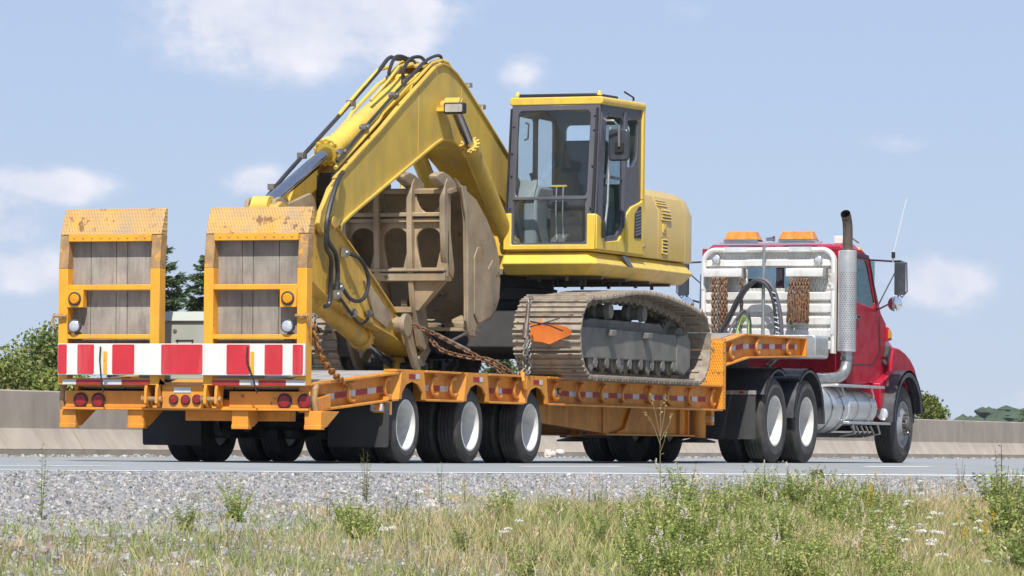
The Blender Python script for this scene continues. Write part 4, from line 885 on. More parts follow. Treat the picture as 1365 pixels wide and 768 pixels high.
for s, yc in ((-1, -1.23), (1, 1.63)):
    tk = MB()
    o = -1 if s < 0 else 1; yo = yc + o * .25; yi = yc - o * .25
    tk.prism([(6.98, 1.50), (6.98, 1.15), (10.15, 1.17), (10.15, 1.48)], yc - .26, yc + .26)
    tk.prism([(7.05, 1.50), (7.6, 1.60), (9.9, 1.60), (10.15, 1.48)], yc - .15, yc + .15)
    tk = tk.build('track_frame', M['under'], ex, bevel=.015)
    MB().prism([(10.14, 1.46), (10.14, 1.06), (10.42, 1.02), (10.62, 1.11), (10.64, 1.42), (10.5, 1.50)], yo + o * .02, yo - o * .14).build('motor_cover', M['under'], tk, bevel=.02)
    for x in (7.85, 9.05): MB().obox((x, yo + o * .03, 1.44), (.16, .10, .07)).build('step_bracket', M['under'], tk, bevel=.01)
    for i in range(48):
        p, q, r_ = TP[i], TP[(i + 1) % NSH], TP[i - 1]; t = (q - r_).normalized(); n = Vector((0, 1, 0)).cross(t) * -1
        n = Vector((t.z, 0, -t.x)); mid = p
        m4 = Matrix(((t.x, 0, n.x, mid.x), (0, 1, 0, yc), (t.z, 0, n.z, mid.z), (0, 0, 0, 1)))
        if m4.determinant() < 0: m4 = m4 @ Matrix.Diagonal((1, -1, 1, 1))
        inst('track_shoe', shoe_me, tk, m4); inst('track_link', link_me, tk, m4)
    for k in range(8):
        x = 7.45 + k * .375
        lathe_y(MB(), x, yc - .26, 1.115, [(0, 0), (.06, 0), (.07, .05), (.105, .06), (.105, .12), (.085, .13), (.085, .39), (.105, .40), (.105, .46), (.07, .47), (.06, .52), (0, .52)], 16).build('roller', M['under'], tk)
    for x in (7.35, 8.32, 9.24): MB().prism([(x - .10, 1.18), (x + .10, 1.18), (x + .07, 1.05), (x, 1.00), (x - .07, 1.05)], yo - o * .01, yo - o * .04).build('roller_guard', M['under'], tk, bevel=.006)
    for x in (7.98, 9.10): lathe_y(MB(), x, yc - .24, 1.690, [(0, 0), (.085, 0), (.095, .06), (.07, .07), (.07, .16), (.10, .18), (.10, .25), (.05, .26), (.05, .38)], 18).box(x - .06, x + .06, yc - .02, yc + .10, 1.55, 1.70).build('carrier_roller', M['under'], tk)
    lathe_y(MB(), 7.05, yc - .16, 1.372, [(0, .10), (.10, .10), (.13, 0), (.30, .02), (.34, -.0), (.345, .10), (.31, .12), (.31, .20), (.345, .22), (.34, .32), (.13, .32), (.0, .22)], 32).build('idler', M['under'], tk)
    sp_ = MB(); lathe_y(sp_, 10.57, yc - .05, 1.378, [(0, -.1), (.20, -.1), (.22, 0), (.29, .01), (.29, .09), (.22, .10), (.2, .2), (0, .2)], 30)
    for k in range(21):
        a = k * 2 * math.pi / 21; sp_.obox((10.57 + .315 * math.cos(a), yc, 1.378 + .315 * math.sin(a)), (.06, .07, .045), Matrix.Rotation(-a, 3, 'Y'))
    sp_.build('sprocket', M['under'], tk)
# --- centre frame and slew ring
MB().prism([(7.9, 1.28), (8.1, 1.70), (9.5, 1.70), (9.7, 1.28), (9.3, 1.18), (8.3, 1.18)], -1.0, 1.4).build('centre_frame', M['dark'], ex, bevel=.02)
MB().lathe((8.8, .2, 1.68), (0, 0, 1), [(0, 0), (.60, 0), (.63, .05), (.63, .14), (.68, .15), (.68, .28), (.64, .29), (.64, .42), (0, .42)], 40).build('slew_ring', M['dark'], ex)
# --- revolving frame
bl = MB().box(7.95, 11.15, -1.18, 1.58, 2.10, 2.16)
for x in (8.4, 9.2, 10.0, 10.7): bl.box(x, x + .05, -1.2, 1.6, 2.06, 2.10)
for k in range(16): bl.cyl((8.1 + k * .19, -.9 + (k % 3) * .4, 2.03), (8.1 + k * .19, -.9 + (k % 3) * .4, 2.10), .022, n=8)
bl.box(8.9, 9.15, -.75, -.55, 2.01, 2.10)
bl.build('belly_plate', M['under'], ex)
def skirt(x0, x1, y0, y1, near):
    """deck skirt with a ridge at half height; y0 is the outer side"""
    s = 1 if y0 > y1 else -1; r = .055
    lv = [(2.092, -.09), (2.215, .03), (2.345, -.075)]
    m = MB(); rings = []
    for z, d in lv: rings.append([(x0 - d, y1, z), (x0 - d + .0, y0 + s * d - s * .05, z), (x0 - d + .06, y0 + s * d, z), (x1 + d * .4 - .16, y0 + s * d, z), (x1 + d * .4 - .03, y0 + s * d - s * .07, z), (x1 + d * .4, y0 + s * d - s * .2, z), (x1 + d * .4, y1, z)])
    V = [p for q in rings for p in q]; n = 7; F = []
    for i in range(2):
        for j in range(n): F.append((i * n + j, i * n + (j + 1) % n, (i + 1) * n + (j + 1) % n, (i + 1) * n + j))
    F += [tuple(range(n - 1, -1, -1)), tuple(range(2 * n, 3 * n))]
    if s > 0: F = [f[::-1] for f in F]
    return m.add(V, F)
skirt(7.86, 11.29, -1.31, -.22, True).build('deck_skirt', YEL, ex, bevel=.012, smooth=20)
skirt(7.86, 11.29, 1.71, .70, False).build('deck_skirt', YEL, ex, bevel=.012, smooth=20)
MB().box(8.6, 11.2, -.30, .78, 2.10, 2.34).build('frame_deck', YEL, ex)
MB().hexa([(8.76, -1.3165, 2.334), (8.92, -1.3165, 2.334), (8.92, -1.30, 2.334), (8.76, -1.30, 2.334), (8.90, -1.3465, 2.215), (9.06, -1.3465, 2.215), (9.06, -1.33, 2.215), (8.90, -1.33, 2.215)]).build('skirt_stripe', M['cabgrey'], ex)
# --- engine hood, counterweight, right-hand boxes
def hull(m, xs, prof):
    """loft of a (y,z) profile list along x"""
    n = len(prof[0]); V = []; F = []
    for x, p in zip(xs, prof): V += [(x, a, b) for a, b in p]
    for i in range(len(xs) - 1):
        for j in range(n): F.append((i * n + j, (i + 1) * n + j, (i + 1) * n + (j + 1) % n, i * n + (j + 1) % n))
    F += [tuple(range(n)), tuple(range((len(xs) - 1) * n, len(xs) * n))[::-1]]
    return m.add(V, F)
def body_prof(i, top=3.165, z0=2.352): return [(-1.29 + i, z0), (-1.29 + i, 2.90), (-1.22 + i, 3.075 - i * .2), (-1.10 + i, top - i * .4), (1.50 - i, top - i * .4), (1.62 - i, 3.075 - i * .2), (1.69 - i, 2.90), (1.69 - i, z0)]
hull(MB(), [9.48, 10.04], [body_prof(0), body_prof(0)]).build('side_door', M['ex_tan'], ex, bevel=.012, smooth=25)
vd = hull(MB(), [10.046, 10.995], [body_prof(0), body_prof(0, 3.158)]).build('engine_cover', M['ex_tan'], ex, bevel=.012, smooth=25)
hull(MB(), [11.002, 11.22, 11.32, 11.385, 11.42, 11.43], [body_prof(0.0, 3.155), body_prof(.008, 3.155), body_prof(.03, 3.145), body_prof(.075, 3.125), body_prof(.14, 3.10), body_prof(.20, 3.08)]).build('counterweight', M['ex_tan'], ex, smooth=50)
# louvre openings on the near side
def louvre(x0, x1, z0, z1, n, parent, lean=False):
    y = -1.293; fr = MB(); sl = []
    def P(x, z): return (x, y + (0 if z < 2.90 else (z - 2.90) * .47), z)
    for a, b, c, d in ((x0, x1, z0, z0 + .012), (x0, x1, z1 - .012, z1), (x0, x0 + .014, z0, z1), (x1 - .014, x1, z0, z1)):
        q = [P(a, c), P(b, c), P(b, d), P(a, d)]; fr.hexa([(v[0], v[1] - .008, v[2]) for v in (q[0], q[1])] + [(v[0], v[1] + .01, v[2]) for v in (q[1], q[0])] + [(v[0], v[1] - .008, v[2]) for v in (q[3], q[2])] + [(v[0], v[1] + .01, v[2]) for v in (q[2], q[3])])
    f = fr.build('louvre', M['ex_tan'], parent)
    q = [P(x0, z0), P(x1, z0), P(x1, z1), P(x0, z1)]
    MB().add([(v[0], v[1] - .0025, v[2]) for v in q], [(0, 1, 2, 3)]).build('louvre_opening', M['dark'], f)
    for k in range(n):
        z = z0 + (z1 - z0) * (k + .5) / n; h = (z1 - z0) / n * .30; a = P(x0 + .01, z - h); b = P(x1 - .01, z - h); c = P(x1 - .01, z + h); d = P(x0 + .01, z + h)
        MB().hexa([(a[0], a[1] - .016, a[2]), (b[0], b[1] - .016, b[2]), b, a, (d[0], d[1] - .006, d[2]), (c[0], c[1] - .006, c[2]), c, d]).build('louvre_slat', M['ex_tan'], f)
louvre(10.03 + .03, 10.42, 2.965, 3.055, 3, vd); louvre(10.16, 10.48, 2.80, 2.945, 4, vd); louvre(10.18, 10.36, 2.41, 2.61, 5, vd)
MB().prism(rrect(10.19, 10.31, 2.66, 2.77, .015), -1.302, -1.288).build('latch_plate', YEL, vd, bevel=.004)
MB().box(10.21, 10.29, -1.312, -1.30, 2.69, 2.74).build('latch', M['ex_tan'], vd, bevel=.006)
MB().prism([(8.05, 2.34), (8.05, 2.86), (8.2, 2.95), (9.5, 2.98), (9.5, 2.34)], .72, 1.66).build('right_tool_box', YEL, ex, bevel=.03)
MB().cyl((8.35, .80, 2.95), (8.35, .80, 3.10), .05, n=12).lathe((8.35, .80, 3.10), (0, 0, 1), [(.05, 0), (.065, .005), (.065, .03), (0, .035)], 12).build('filler_cap', YEL, ex)
MB().tube([(8.1, 1.6, 2.9), (8.1, 1.6, 3.25), (9.3, 1.6, 3.28), (9.3, 1.6, 2.95)], .02, 8).build('hand_rail', YEL, ex)
MB().box(9.4, 9.9, -.25, .70, 2.34, 3.0).build('boom_bay_wall', YEL, ex)

# --- cab
XF0, LEAN = 7.885, .115
def lean(x, y, z): return (x + max(0, z - 2.75) * LEAN + .0, y, z)
cab = MB()
cab.holed([(-1.30, 2.40), (-.235, 2.40), (-.255, 3.985), (-1.30, 3.985)], [rrect(-1.192, -.335, 2.445, 2.925, .06), rrect(-1.192, -.335, 2.955, 3.925, .06)], XF0, XF0 + .05, 'x')
warp(cab, lean); cab = cab.build('cab', M['cabgrey'], ex, bevel=.006)
MB().box(XF0 + .02, 9.45, -1.295, -.25, 2.352, 2.40).build('cab_floor', YEL, cab)
fy = MB().holed([(-1.312, 2.372), (-.225, 2.372), (-.225, 2.775), (-.315, 2.775), (-.315, 2.425), (-1.212, 2.425), (-1.212, 2.765), (-1.312, 2.765)], [], XF0 - .02, XF0 + .06, 'x').build('front_lower_panel', YEL, cab, bevel=.012)
gl = warp(MB().prism(rrect(-1.195, -.332, 2.952, 3.928, .06), XF0 + .012, XF0 + .018, axis='x'), lean).build('windscreen', M['lightblue'], cab)
warp(MB().prism(rrect(-1.195, -.332, 2.442, 2.928, .06), XF0 + .012, XF0 + .018, axis='x'), lean).build('lower_window', M['lightblue'], cab)
warp(MB().box(XF0 - .015, XF0 + .01, -1.20, -.325, 2.925, 2.957), lean).build('glazing_bar', M['cabgrey'], cab, bevel=.004)
warp(MB().box(XF0 - .022, XF0 + .005, -.262, -.245, 2.80, 3.95).box(XF0 - .018, XF0 + .02, -1.29, -1.26, 2.78, 3.95), lean).build('pillar_trim', M['black'], cab)
bolt_b = MB().ell((0, 0, 0), (.012, .012, .012), 8, 5).mesh('bolt', M['black'])
for y, z in ((-.29, 2.83), (-.29, 3.2), (-.285, 3.45), (-.29, 3.75), (-1.245, 2.83), (-1.245, 3.3), (-1.245, 3.7), (-1.245, 3.86)): inst('bolt', bolt_b, cab, Matrix.Translation(lean(XF0 - .004, y, z)))
warp(MB().tube([(XF0 + .06, -.40, 3.60), (XF0 + .06, -.44, 3.62), (XF0 + .06, -.44, 3.78), (XF0 + .06, -.40, 3.80)], .010, 6), lean).build('grab_handle', M['black'], cab)
# side frame (near side): door window and quarter window
sd = MB().holed([(7.92, 2.42), (9.44, 2.42), (9.44, 4.06), (8.10, 3.985), (7.945, 2.8)], [
    [(8.15, 2.52), (8.60, 2.56), (8.74, 2.68), (8.795, 2.86), (8.795, 3.82), (8.74, 3.885), (8.29, 3.875), (8.245, 3.82), (8.14, 2.9)],
    [(8.945, 3.34), (9.12, 3.36), (9.25, 3.46), (9.285, 3.62), (9.285, 3.86), (9.23, 3.90), (8.945, 3.87)]], -1.30, -1.262).build('door', M['cabgrey'], cab, bevel=.004)
MB().box(8.14, 8.80, -1.288, -1.282, 2.52, 3.88).build('door_glass', M['truckglass'], sd)
MB().box(8.94, 9.29, -1.288, -1.282, 3.33, 3.90).build('quarter_glass', M['lightblue'], sd)
MB().box(8.15, 8.80, -1.296, -1.274, 3.185, 3.215).build('door_bar', M['cabgrey'], sd)
MB().tube([(8.13, -1.325, 2.55), (8.20, -1.335, 2.9), (8.27, -1.335, 3.75)], .014, 6).build('door_rail', M['steel'], sd)
MB().prism([(8.80, 2.60), (8.80, 3.95), (8.865, 3.95), (8.865, 2.66)], -1.318, -1.298).build('door_post', M['cabgrey'], sd, bevel=.005)
MB().prism([(7.90, 2.375), (9.46, 2.375), (9.46, 3.02), (9.36, 2.97), (9.05, 2.90), (8.86, 2.80), (8.79, 2.62), (8.62, 2.50), (8.16, 2.465), (8.12, 2.60), (8.02, 2.74), (7.90, 2.76)], -1.322, -1.285).build('side_lower_panel', YEL, cab, bevel=.008)
MB().prism([(9.40, 3.0), (9.475, 3.0), (9.475, 4.04), (9.40, 4.07)], -1.325, -1.25).build('rear_edge_trim', YEL, cab, bevel=.008)
vn = MB().prism([(9.13, 2.55), (9.36, 2.555), (9.355, 2.92), (9.28, 2.915), (9.14, 2.82)], -1.330, -1.32).build('vent', M['black'], cab, bevel=.004)
for k in range(8): MB().hexa([(9.15, -1.336, 2.575 + k * .036), (9.34, -1.336, 2.610 + k * .036), (9.34, -1.329, 2.610 + k * .036), (9.15, -1.329, 2.575 + k * .036), (9.15, -1.330, 2.595 + k * .036), (9.34, -1.330, 2.630 + k * .036), (9.34, -1.328, 2.630 + k * .036), (9.15, -1.328, 2.595 + k * .036)]).build('vent_slat', M['cabgrey'], vn)
MB().box(8.80, 8.85, -1.345, -1.32, 2.50, 2.70).build('door_hinge', YEL, cab, bevel=.006)
MB().cyl((9.42, -1.33, 2.47), (9.42, -1.35, 2.47), .022, n=10).build('lock_pin', M['steel'], cab)
MB().prism([(8.03, 2.51), (8.07, 2.50), (8.10, 2.60), (8.08, 2.70), (8.03, 2.68)], -1.36, -1.325).build('door_catch', M['black'], cab, bevel=.008)
# far side, back, roof
MB().holed([(7.93, 2.42), (9.44, 2.42), (9.44, 4.06), (8.10, 3.985), (7.945, 2.8)], [rrect(8.18, 8.72, 2.75, 3.88, .05), rrect(8.80, 9.34, 3.0, 3.90, .05)], -.275, -.24).build('far_side_wall', M['cabgrey'], cab)
MB().box(8.18, 9.34, -.262, -.256, 2.75, 3.9).build('far_glass', M['lightblue'], cab)
MB().holed([(-1.28, 2.42), (-.26, 2.42), (-.26, 4.06), (-1.28, 4.06)], [rrect(-1.16, -.38, 3.18, 3.86, .06)], 9.40, 9.44, 'x').build('rear_wall', M['cabgrey'], cab)
MB().box(9.415, 9.42, -1.17, -.37, 3.17, 3.87).build('rear_glass', M['lightblue'], cab)
rf = warp(MB().prism(rrect(-1.335, -.225, 3.985, 4.075, .035), 8.02, 9.47, axis='x'), lambda x, y, z: (x, y, z + (x - 8.02) * .022)).build('roof', YEL, cab, bevel=.012, smooth=40)
warp(MB().box(8.03, 8.75, -1.255, -.33, 4.045, 4.112), lambda x, y, z: (x, y, z + (x - 8.02) * .022)).build('roof_hatch', M['black'], rf, bevel=.012)
for y in (-.30, -1.27): MB().lathe((8.08, y, 4.09), (0, 0, 1), [(0, 0), (.035, 0), (.028, .03), (.018, .05), (0, .055)], 10).build('lifting_boss', YEL, rf)
MB().tube([(9.35, -1.22, 4.12), (9.35, -1.22, 4.16), (9.05, -1.22, 4.20)], .012, 6).build('roof_antenna', M['black'], rf)
# mirror on the near front corner
mi = MB().prism(rrect(-1.60, -1.36, 3.36, 3.72, .045), 8.13, 8.19, axis='x').build('side_mirror', M['mirror'], cab, bevel=.02)
MB().prism(rrect(-1.545, -1.445, 3.45, 3.57, .015), 8.11, 8.135, axis='x').build('mirror_bracket', M['black'], mi, bevel=.006)
MB().tube([(8.05, -1.33, 3.83), (8.0, -1.38, 3.80), (8.02, -1.46, 3.80), (8.08, -1.50, 3.74), (8.10, -1.50, 3.52)], .013, 8).build('mirror_arm', M['steel'], mi)
MB().prism(rrect(-1.585, -1.375, 3.375, 3.705, .04), 8.192, 8.195, axis='x').build('mirror_glass', M['mirrorglass'], mi)
# interior
st_ = MB().prism([(8.68, 2.95), (8.80, 2.92), (8.98, 3.55), (8.95, 3.64), (8.88, 3.66), (8.78, 3.35), (8.66, 3.05)], -1.08, -.55).build('seat_back', M['seat'], cab, bevel=.05)
MB().prism([(8.25, 2.85), (8.75, 2.82), (8.75, 2.97), (8.28, 3.0)], -1.05, -.57).build('seat_cushion', M['seat'], cab, bevel=.05)
MB().box(8.3, 8.7, -1.0, -.62, 2.42, 2.83).build('seat_base', M['dark'], cab)
for y0, y1 in ((-.52, -.36), (-1.22, -1.09)): MB().prism([(8.12, 2.42), (8.12, 2.98), (8.22, 3.10), (8.75, 3.10), (8.85, 2.42)], y0, y1).build('side_console', M['console'], cab, bevel=.03)
for y in (-.44, -1.15): MB().tube([(8.22, y, 3.08), (8.19, y, 3.18), (8.17, y + .01, 3.24)], [.014, .016, .022], 8).build('joystick', M['black'], cab)
MB().prism([(8.08, 2.95), (8.12, 2.95), (8.22, 3.16), (8.19, 3.17)], -.50, -.30).build('monitor', M['console'], cab, bevel=.01)
for y in (-.76, -.84):
    MB().tube([(8.13, y, 2.50), (8.10, y, 2.85), (8.12, y, 3.10)], .010, 6).build('travel_lever', M['steel'], cab)
    MB().prism([(7.99, 2.46), (8.16, 2.54), (8.16, 2.56), (7.99, 2.48)], y - .07, y + .02).build('pedal', M['steel'], cab)
MB().box(7.95, 8.9, -1.25, -.30, 2.402, 2.42).build('floor_mat', M['floor'], cab)
MB().box(8.105, 8.135, -.88, -.70, 3.08, 3.10).build('lever_handle', YEL, cab)

# --- boom
YN, YFAR = -.07, .35
BO = [(3.10, 2.52), (3.05, 2.42), (3.12, 2.34), (3.30, 2.335), (3.58, 2.435), (3.88, 2.568), (6.15, 3.44), (6.37, 3.512), (6.62, 3.518), (6.89, 3.456), (7.31, 3.30), (7.74, 3.13), (8.10, 3.0), (8.6, 2.78), (8.95, 2.60), (9.10, 2.58), (9.12, 2.74),
      (8.95, 2.98), (8.35, 3.46), (7.80, 3.745), (7.13, 4.085), (6.80, 4.235), (6.55, 4.305), (6.38, 4.315), (6.20, 4.27), (5.25, 3.79), (4.65, 3.47), (4.07, 3.185), (3.50, 2.90), (3.34, 2.80)]
BI = [(3.98, 2.61)] + BO[6:22] + [(6.55, 4.30), (6.36, 4.305), (6.25, 4.14), (5.30, 3.66), (4.70, 3.345), (4.12, 3.06), (3.98, 2.99)]
boom = MB().prism(BI, YN + .03, YFAR - .03).build('boom', BOOM, ex, bevel=.006)
for y0, y1 in ((YN, YN + .03), (YFAR - .03, YFAR)): MB().prism(BO, y0, y1).build('side_plate', BOOM, boom)
# flanges that stand proud along the lower and upper edges
def edge_strip(pts, y0, y1, t, name, m, parent, out=.0):
    b = MB(); V = [Vector((a, 0, c)) for a, c in pts]
    for a, c in zip(V, V[1:]):
        d = (c - a).normalized(); n = Vector((-d.z, 0, d.x)) * t
        b.hexa([(a.x, y0, a.z), (c.x, y0, c.z), (c.x, y1, c.z), (a.x, y1, a.z), (a.x + n.x, y0, a.z + n.z), (c.x + n.x, y0, c.z + n.z), (c.x + n.x, y1, c.z + n.z), (a.x + n.x, y1, a.z + n.z)])
    return b.build(name, m, parent)
edge_strip([(3.58, 2.437), (3.88, 2.57), (6.15, 3.442), (6.37, 3.514), (6.62, 3.520), (6.89, 3.458), (7.31, 3.302), (7.74, 3.132), (8.10, 3.002), (8.6, 2.782)], YN - .03, YFAR + .03, -.022, 'lower_flange', BOOM, boom)
edge_strip([(8.95, 2.98), (8.35, 3.46), (7.80, 3.745), (7.13, 4.085), (6.80, 4.235), (6.55, 4.305), (6.38, 4.315), (6.20, 4.27)], YN - .02, YFAR + .02, -.02, 'upper_flange', BOOM, boom)
edge_strip([(6.18, 4.26), (5.25, 3.79), (4.65, 3.47), (4.07, 3.185), (3.50, 2.90)], YN - .02, YN + .035, -.02, 'upper_flange', BOOM, boom)
# forked tip with the pin
for y0, y1 in ((YN - .05, YN - .002), (YFAR + .002, YFAR + .05)):
    MB().prism([(3.33, 2.82), (3.20, 2.72), (3.03, 2.55), (2.99, 2.43), (3.05, 2.34), (3.16, 2.30), (3.30, 2.33), (3.52, 2.44), (3.50, 2.60), (3.42, 2.70)], y0, y1).build('tip_ear', BOOM, boom, bevel=.008)
pn = MB().cyl((3.20, YN - .10, 2.445), (3.20, YFAR + .10, 2.445), .085, n=20).cyl((3.20, YN - .13, 2.445), (3.20, YN - .10, 2.445), .06, n=16).build('tip_pin', M['ex_stick'], boom)
for x, z0, z1 in ((5.72, 3.29, 4.02), (6.95, 3.40, 4.14)): MB().box(x, x + .012, YN - .004, YN, z0, z1).build('weld_seam', BOOM, boom)
# boom cylinders
def cylinder(name, p0, p1, split, r, rr, mb, parent, collar=True):
    p0, p1 = Vector(p0), Vector(p1); d = (p1 - p0).normalized(); q = p0.lerp(p1, split)
    b = MB().cyl(p0, q, r, n=24)
    if collar:
        b.cyl(q - d * .07, q + d * .02, r * 1.22, n=24); b.cyl(q + d * .02, q + d * .04, r * .95, n=24)
        u = d.orthogonal().normalized(); w = d.cross(u)
        for k in range(12): c = q + (u * math.cos(k * .5236) + w * math.sin(k * .5236)) * r * 1.12; b.cyl(c + d * .015, c + d * .042, .017, n=6)
    b.cyl(p0 + d * .10, p0 + d * .13, r * 1.06, n=24)
    c = b.build(name, mb, parent); MB().cyl(q, p1, rr, n=20).build('rod', M['chrome'], c)
    e = rr * 1.7
    for p in (p0, p1): MB().cyl(p - Vector((0, .09, 0)), p + Vector((0, .09, 0)), e, n=18).build('rod_eye', mb, c)
    return c
for y in (-.21, .45):
    cylinder('boom_cylinder', (8.12, y, 2.42), (6.40, y, 3.865), .715, .092, .055, BOOM, ex)
MB().cyl((6.40, -.31, 3.865), (6.40, .55, 3.865), .062, n=18).cyl((6.40, -.325, 3.865), (6.40, -.31, 3.865), .085, n=18).build('boom_pin', M['ex_stick'], boom)
cylinder('arm_cylinder', (5.95, .17, 4.070), (2.24, .17, 2.55), .565, .118, .068, YEL, ex)
for y0, y1 in ((.0, .04), (.30, .34)): MB().prism([(5.72, 3.98), (5.86, 4.16), (5.98, 4.205), (6.10, 4.15), (6.30, 4.26), (6.45, 4.30), (6.2, 3.9)], y0, y1).build('cylinder_bracket', YEL, boom, bevel=.008)
MB().cyl((5.95, -.03, 4.07), (5.95, .37, 4.07), .065, n=18).build('bracket_pin', M['ex_stick'], boom)
# work lamp on the boom
wl = MB().prism(rrect(-.42, -.18, 3.765, 3.885, .02), 6.16, 6.24, axis='x').build('work_lamp', M['black'], boom, bevel=.01)
MB().prism(rrect(-.40, -.20, 3.782, 3.868, .015), 6.152, 6.162, axis='x').build('lens', M['lamp'], wl)
MB().box(6.24, 6.36, -.32, -.07, 3.80, 3.84).build('lamp_bracket', YEL, boom)

# --- stick
SN, SF = -.02, .31
SO = [(2.16, 2.46), (2.18, 2.56), (2.28, 2.61), (2.42, 2.57), (3.00, 2.58), (3.36, 2.50), (3.72, 2.37), (4.40, 2.03), (5.22, 1.585), (5.75, 1.42), (5.98, 1.36), (6.03, 1.26), (5.96, 1.17), (5.80, 1.15), (5.16, 1.345), (3.43, 1.69), (2.75, 1.95), (2.42, 2.20)]
stick = MB().prism(SO, SN, SF).build('stick', M['ex_stick'], ex, bevel=.008)
edge_strip([(5.78, 1.15), (5.16, 1.343), (3.43, 1.688), (2.75, 1.948), (2.42, 2.198)], SN - .03, SF + .03, .018, 'stick_flange', M['ex_stick'], stick)
edge_strip([(3.38, 2.50), (3.72, 2.37), (4.40, 2.03), (5.22, 1.585)], SN - .03, SF + .03, .018, 'stick_flange', M['ex_stick'], stick)
MB().prism([(4.35, 1.90), (4.62, 1.52), (4.95, 1.42), (5.12, 1.55)], SN - .03, SN - .001).build('side_plate', M['bucket'], stick, bevel=.004)
MB().cyl((5.25, SN - .12, 1.46), (5.25, SF + .12, 1.46), .085, n=20).cyl((5.25, SN - .15, 1.46), (5.25, SN - .10, 1.46), .12, n=20).build('link_boss', M['bucket'], stick)
cylinder('bucket_cylinder', (3.45, .18, 1.70), (5.72, .18, 1.035), .60, .105, .055, M['ex_stick'], ex)
# links between stick and bucket
for y0, y1 in ((-.16, -.11), (.51, .56)):
    MB().prism([(5.16, 1.50), (5.20, 1.55), (5.30, 1.55), (5.36, 1.48), (5.56, 1.12), (5.78, 1.00), (5.76, .955), (5.64, .955), (5.48, 1.02), (5.34, 1.20)], y0, y1).build('tipping_link', M['bucket'], ex, bevel=.008)
    MB().prism([(5.62, 1.06), (5.68, .98), (5.76, .98), (6.25, 1.36), (6.18, 1.44)], y0 + .05, y1 + .05).build('bucket_link', M['bucket'], ex, bevel=.008)
MB().cyl((5.70, -.2, 1.02), (5.70, .6, 1.02), .05, n=14).build('link_pin', M['dark'], ex)

# --- bucket
BK = M['bucket']
SH = [(5.43, 2.90), (5.55, 2.925), (5.72, 2.93), (6.08, 2.83), (6.395, 2.64), (6.66, 2.42), (6.79, 2.21), (6.82, 1.98), (6.79, 1.78), (6.70, 1.66), (6.53, 1.55), (6.12, 1.46)]
def inset(pts, t):
    out = []
    for i, p in enumerate(pts):
        a = Vector(pts[max(0, i - 1)]); c = Vector(pts[min(len(pts) - 1, i + 1)]); d = (c - a).normalized(); out.append((p[0] - d.y * -1 * -t, p[1] + d.x * -t * -1 * -1))
    return out
inn = []
for i, p in enumerate(SH):
    a = Vector(SH[max(0, i - 1)]); c = Vector(SH[min(len(SH) - 1, i + 1)]); d = (c - a).normalized(); inn.append((p[0] + d.y * .04, p[1] - d.x * .04))
bucket = MB().prism(SH + inn[::-1], -.57, .97).build('bucket', BK, ex)
side = [(5.50, 3.025)] + SH[2:] + [(6.05, 1.34), (5.98, 1.33), (5.83, 1.52), (5.83, 1.76), (5.78, 2.60), (5.68, 2.86)]
for y0, y1 in ((-.605, -.565), (.965, 1.005)): MB().prism(side, y0, y1).build('side_plate', BK, bucket, bevel=.008)
wv = [(5.86, 1.36), (5.80, 1.52), (5.80, 1.80), (5.78, 2.3), (5.745, 2.62), (5.60, 2.95), (5.72, 2.95), (5.86, 2.66), (5.90, 2.3), (5.92, 1.8), (5.98, 1.50), (6.04, 1.36)]
MB().prism(wv, -.632, -.606).build('side_cutter', BK, bucket, bevel=.006)
MB().prism([(6.0, 2.20), (6.10, 2.32), (6.20, 2.32), (6.30, 2.14), (6.42, 2.10), (6.55, 2.20), (6.68, 2.10), (6.76, 1.80), (6.66, 1.68), (6.50, 1.58), (6.14, 1.50), (6.02, 1.60)], -.622, -.606).build('wear_plate', BK, bucket, bevel=.006)
for y in (-.47, -.09, .29, .67, .92):
    MB().prism([(5.22, 3.06), (5.16, 3.035), (5.18, 2.99), (5.34, 2.945), (5.52, 2.90), (5.72, 2.86), (5.74, 2.98), (5.50, 3.06), (5.34, 3.085)], y - .05, y + .05).build('tooth', BK, bucket, bevel=.012)
MB().prism([(5.98, 1.46), (6.04, 1.24), (6.14, 1.22), (6.24, 1.30), (6.30, 1.48)], -.10, -.06).prism([(5.98, 1.46), (6.04, 1.24), (6.14, 1.22), (6.24, 1.30), (6.30, 1.48)], .46, .50).build('bucket_ear', BK, bucket)
MB().box(5.90, 6.3, -.57, .97, 1.415, 1.45).build('bucket_rear_plate', BK, bucket)
MB().lathe((6.10, -.28, 1.325), (0, 1, 0), [(0, 0), (.10, 0), (.10, .03), (.16, .05), (.16, .10), (.13, .11), (.13, .18), (.09, .19), (.09, .9)], 22).cyl((6.10, -.31, 1.325), (6.10, -.28, 1.325), .06, n=14).build('bucket_pin', M['dark'], bucket)

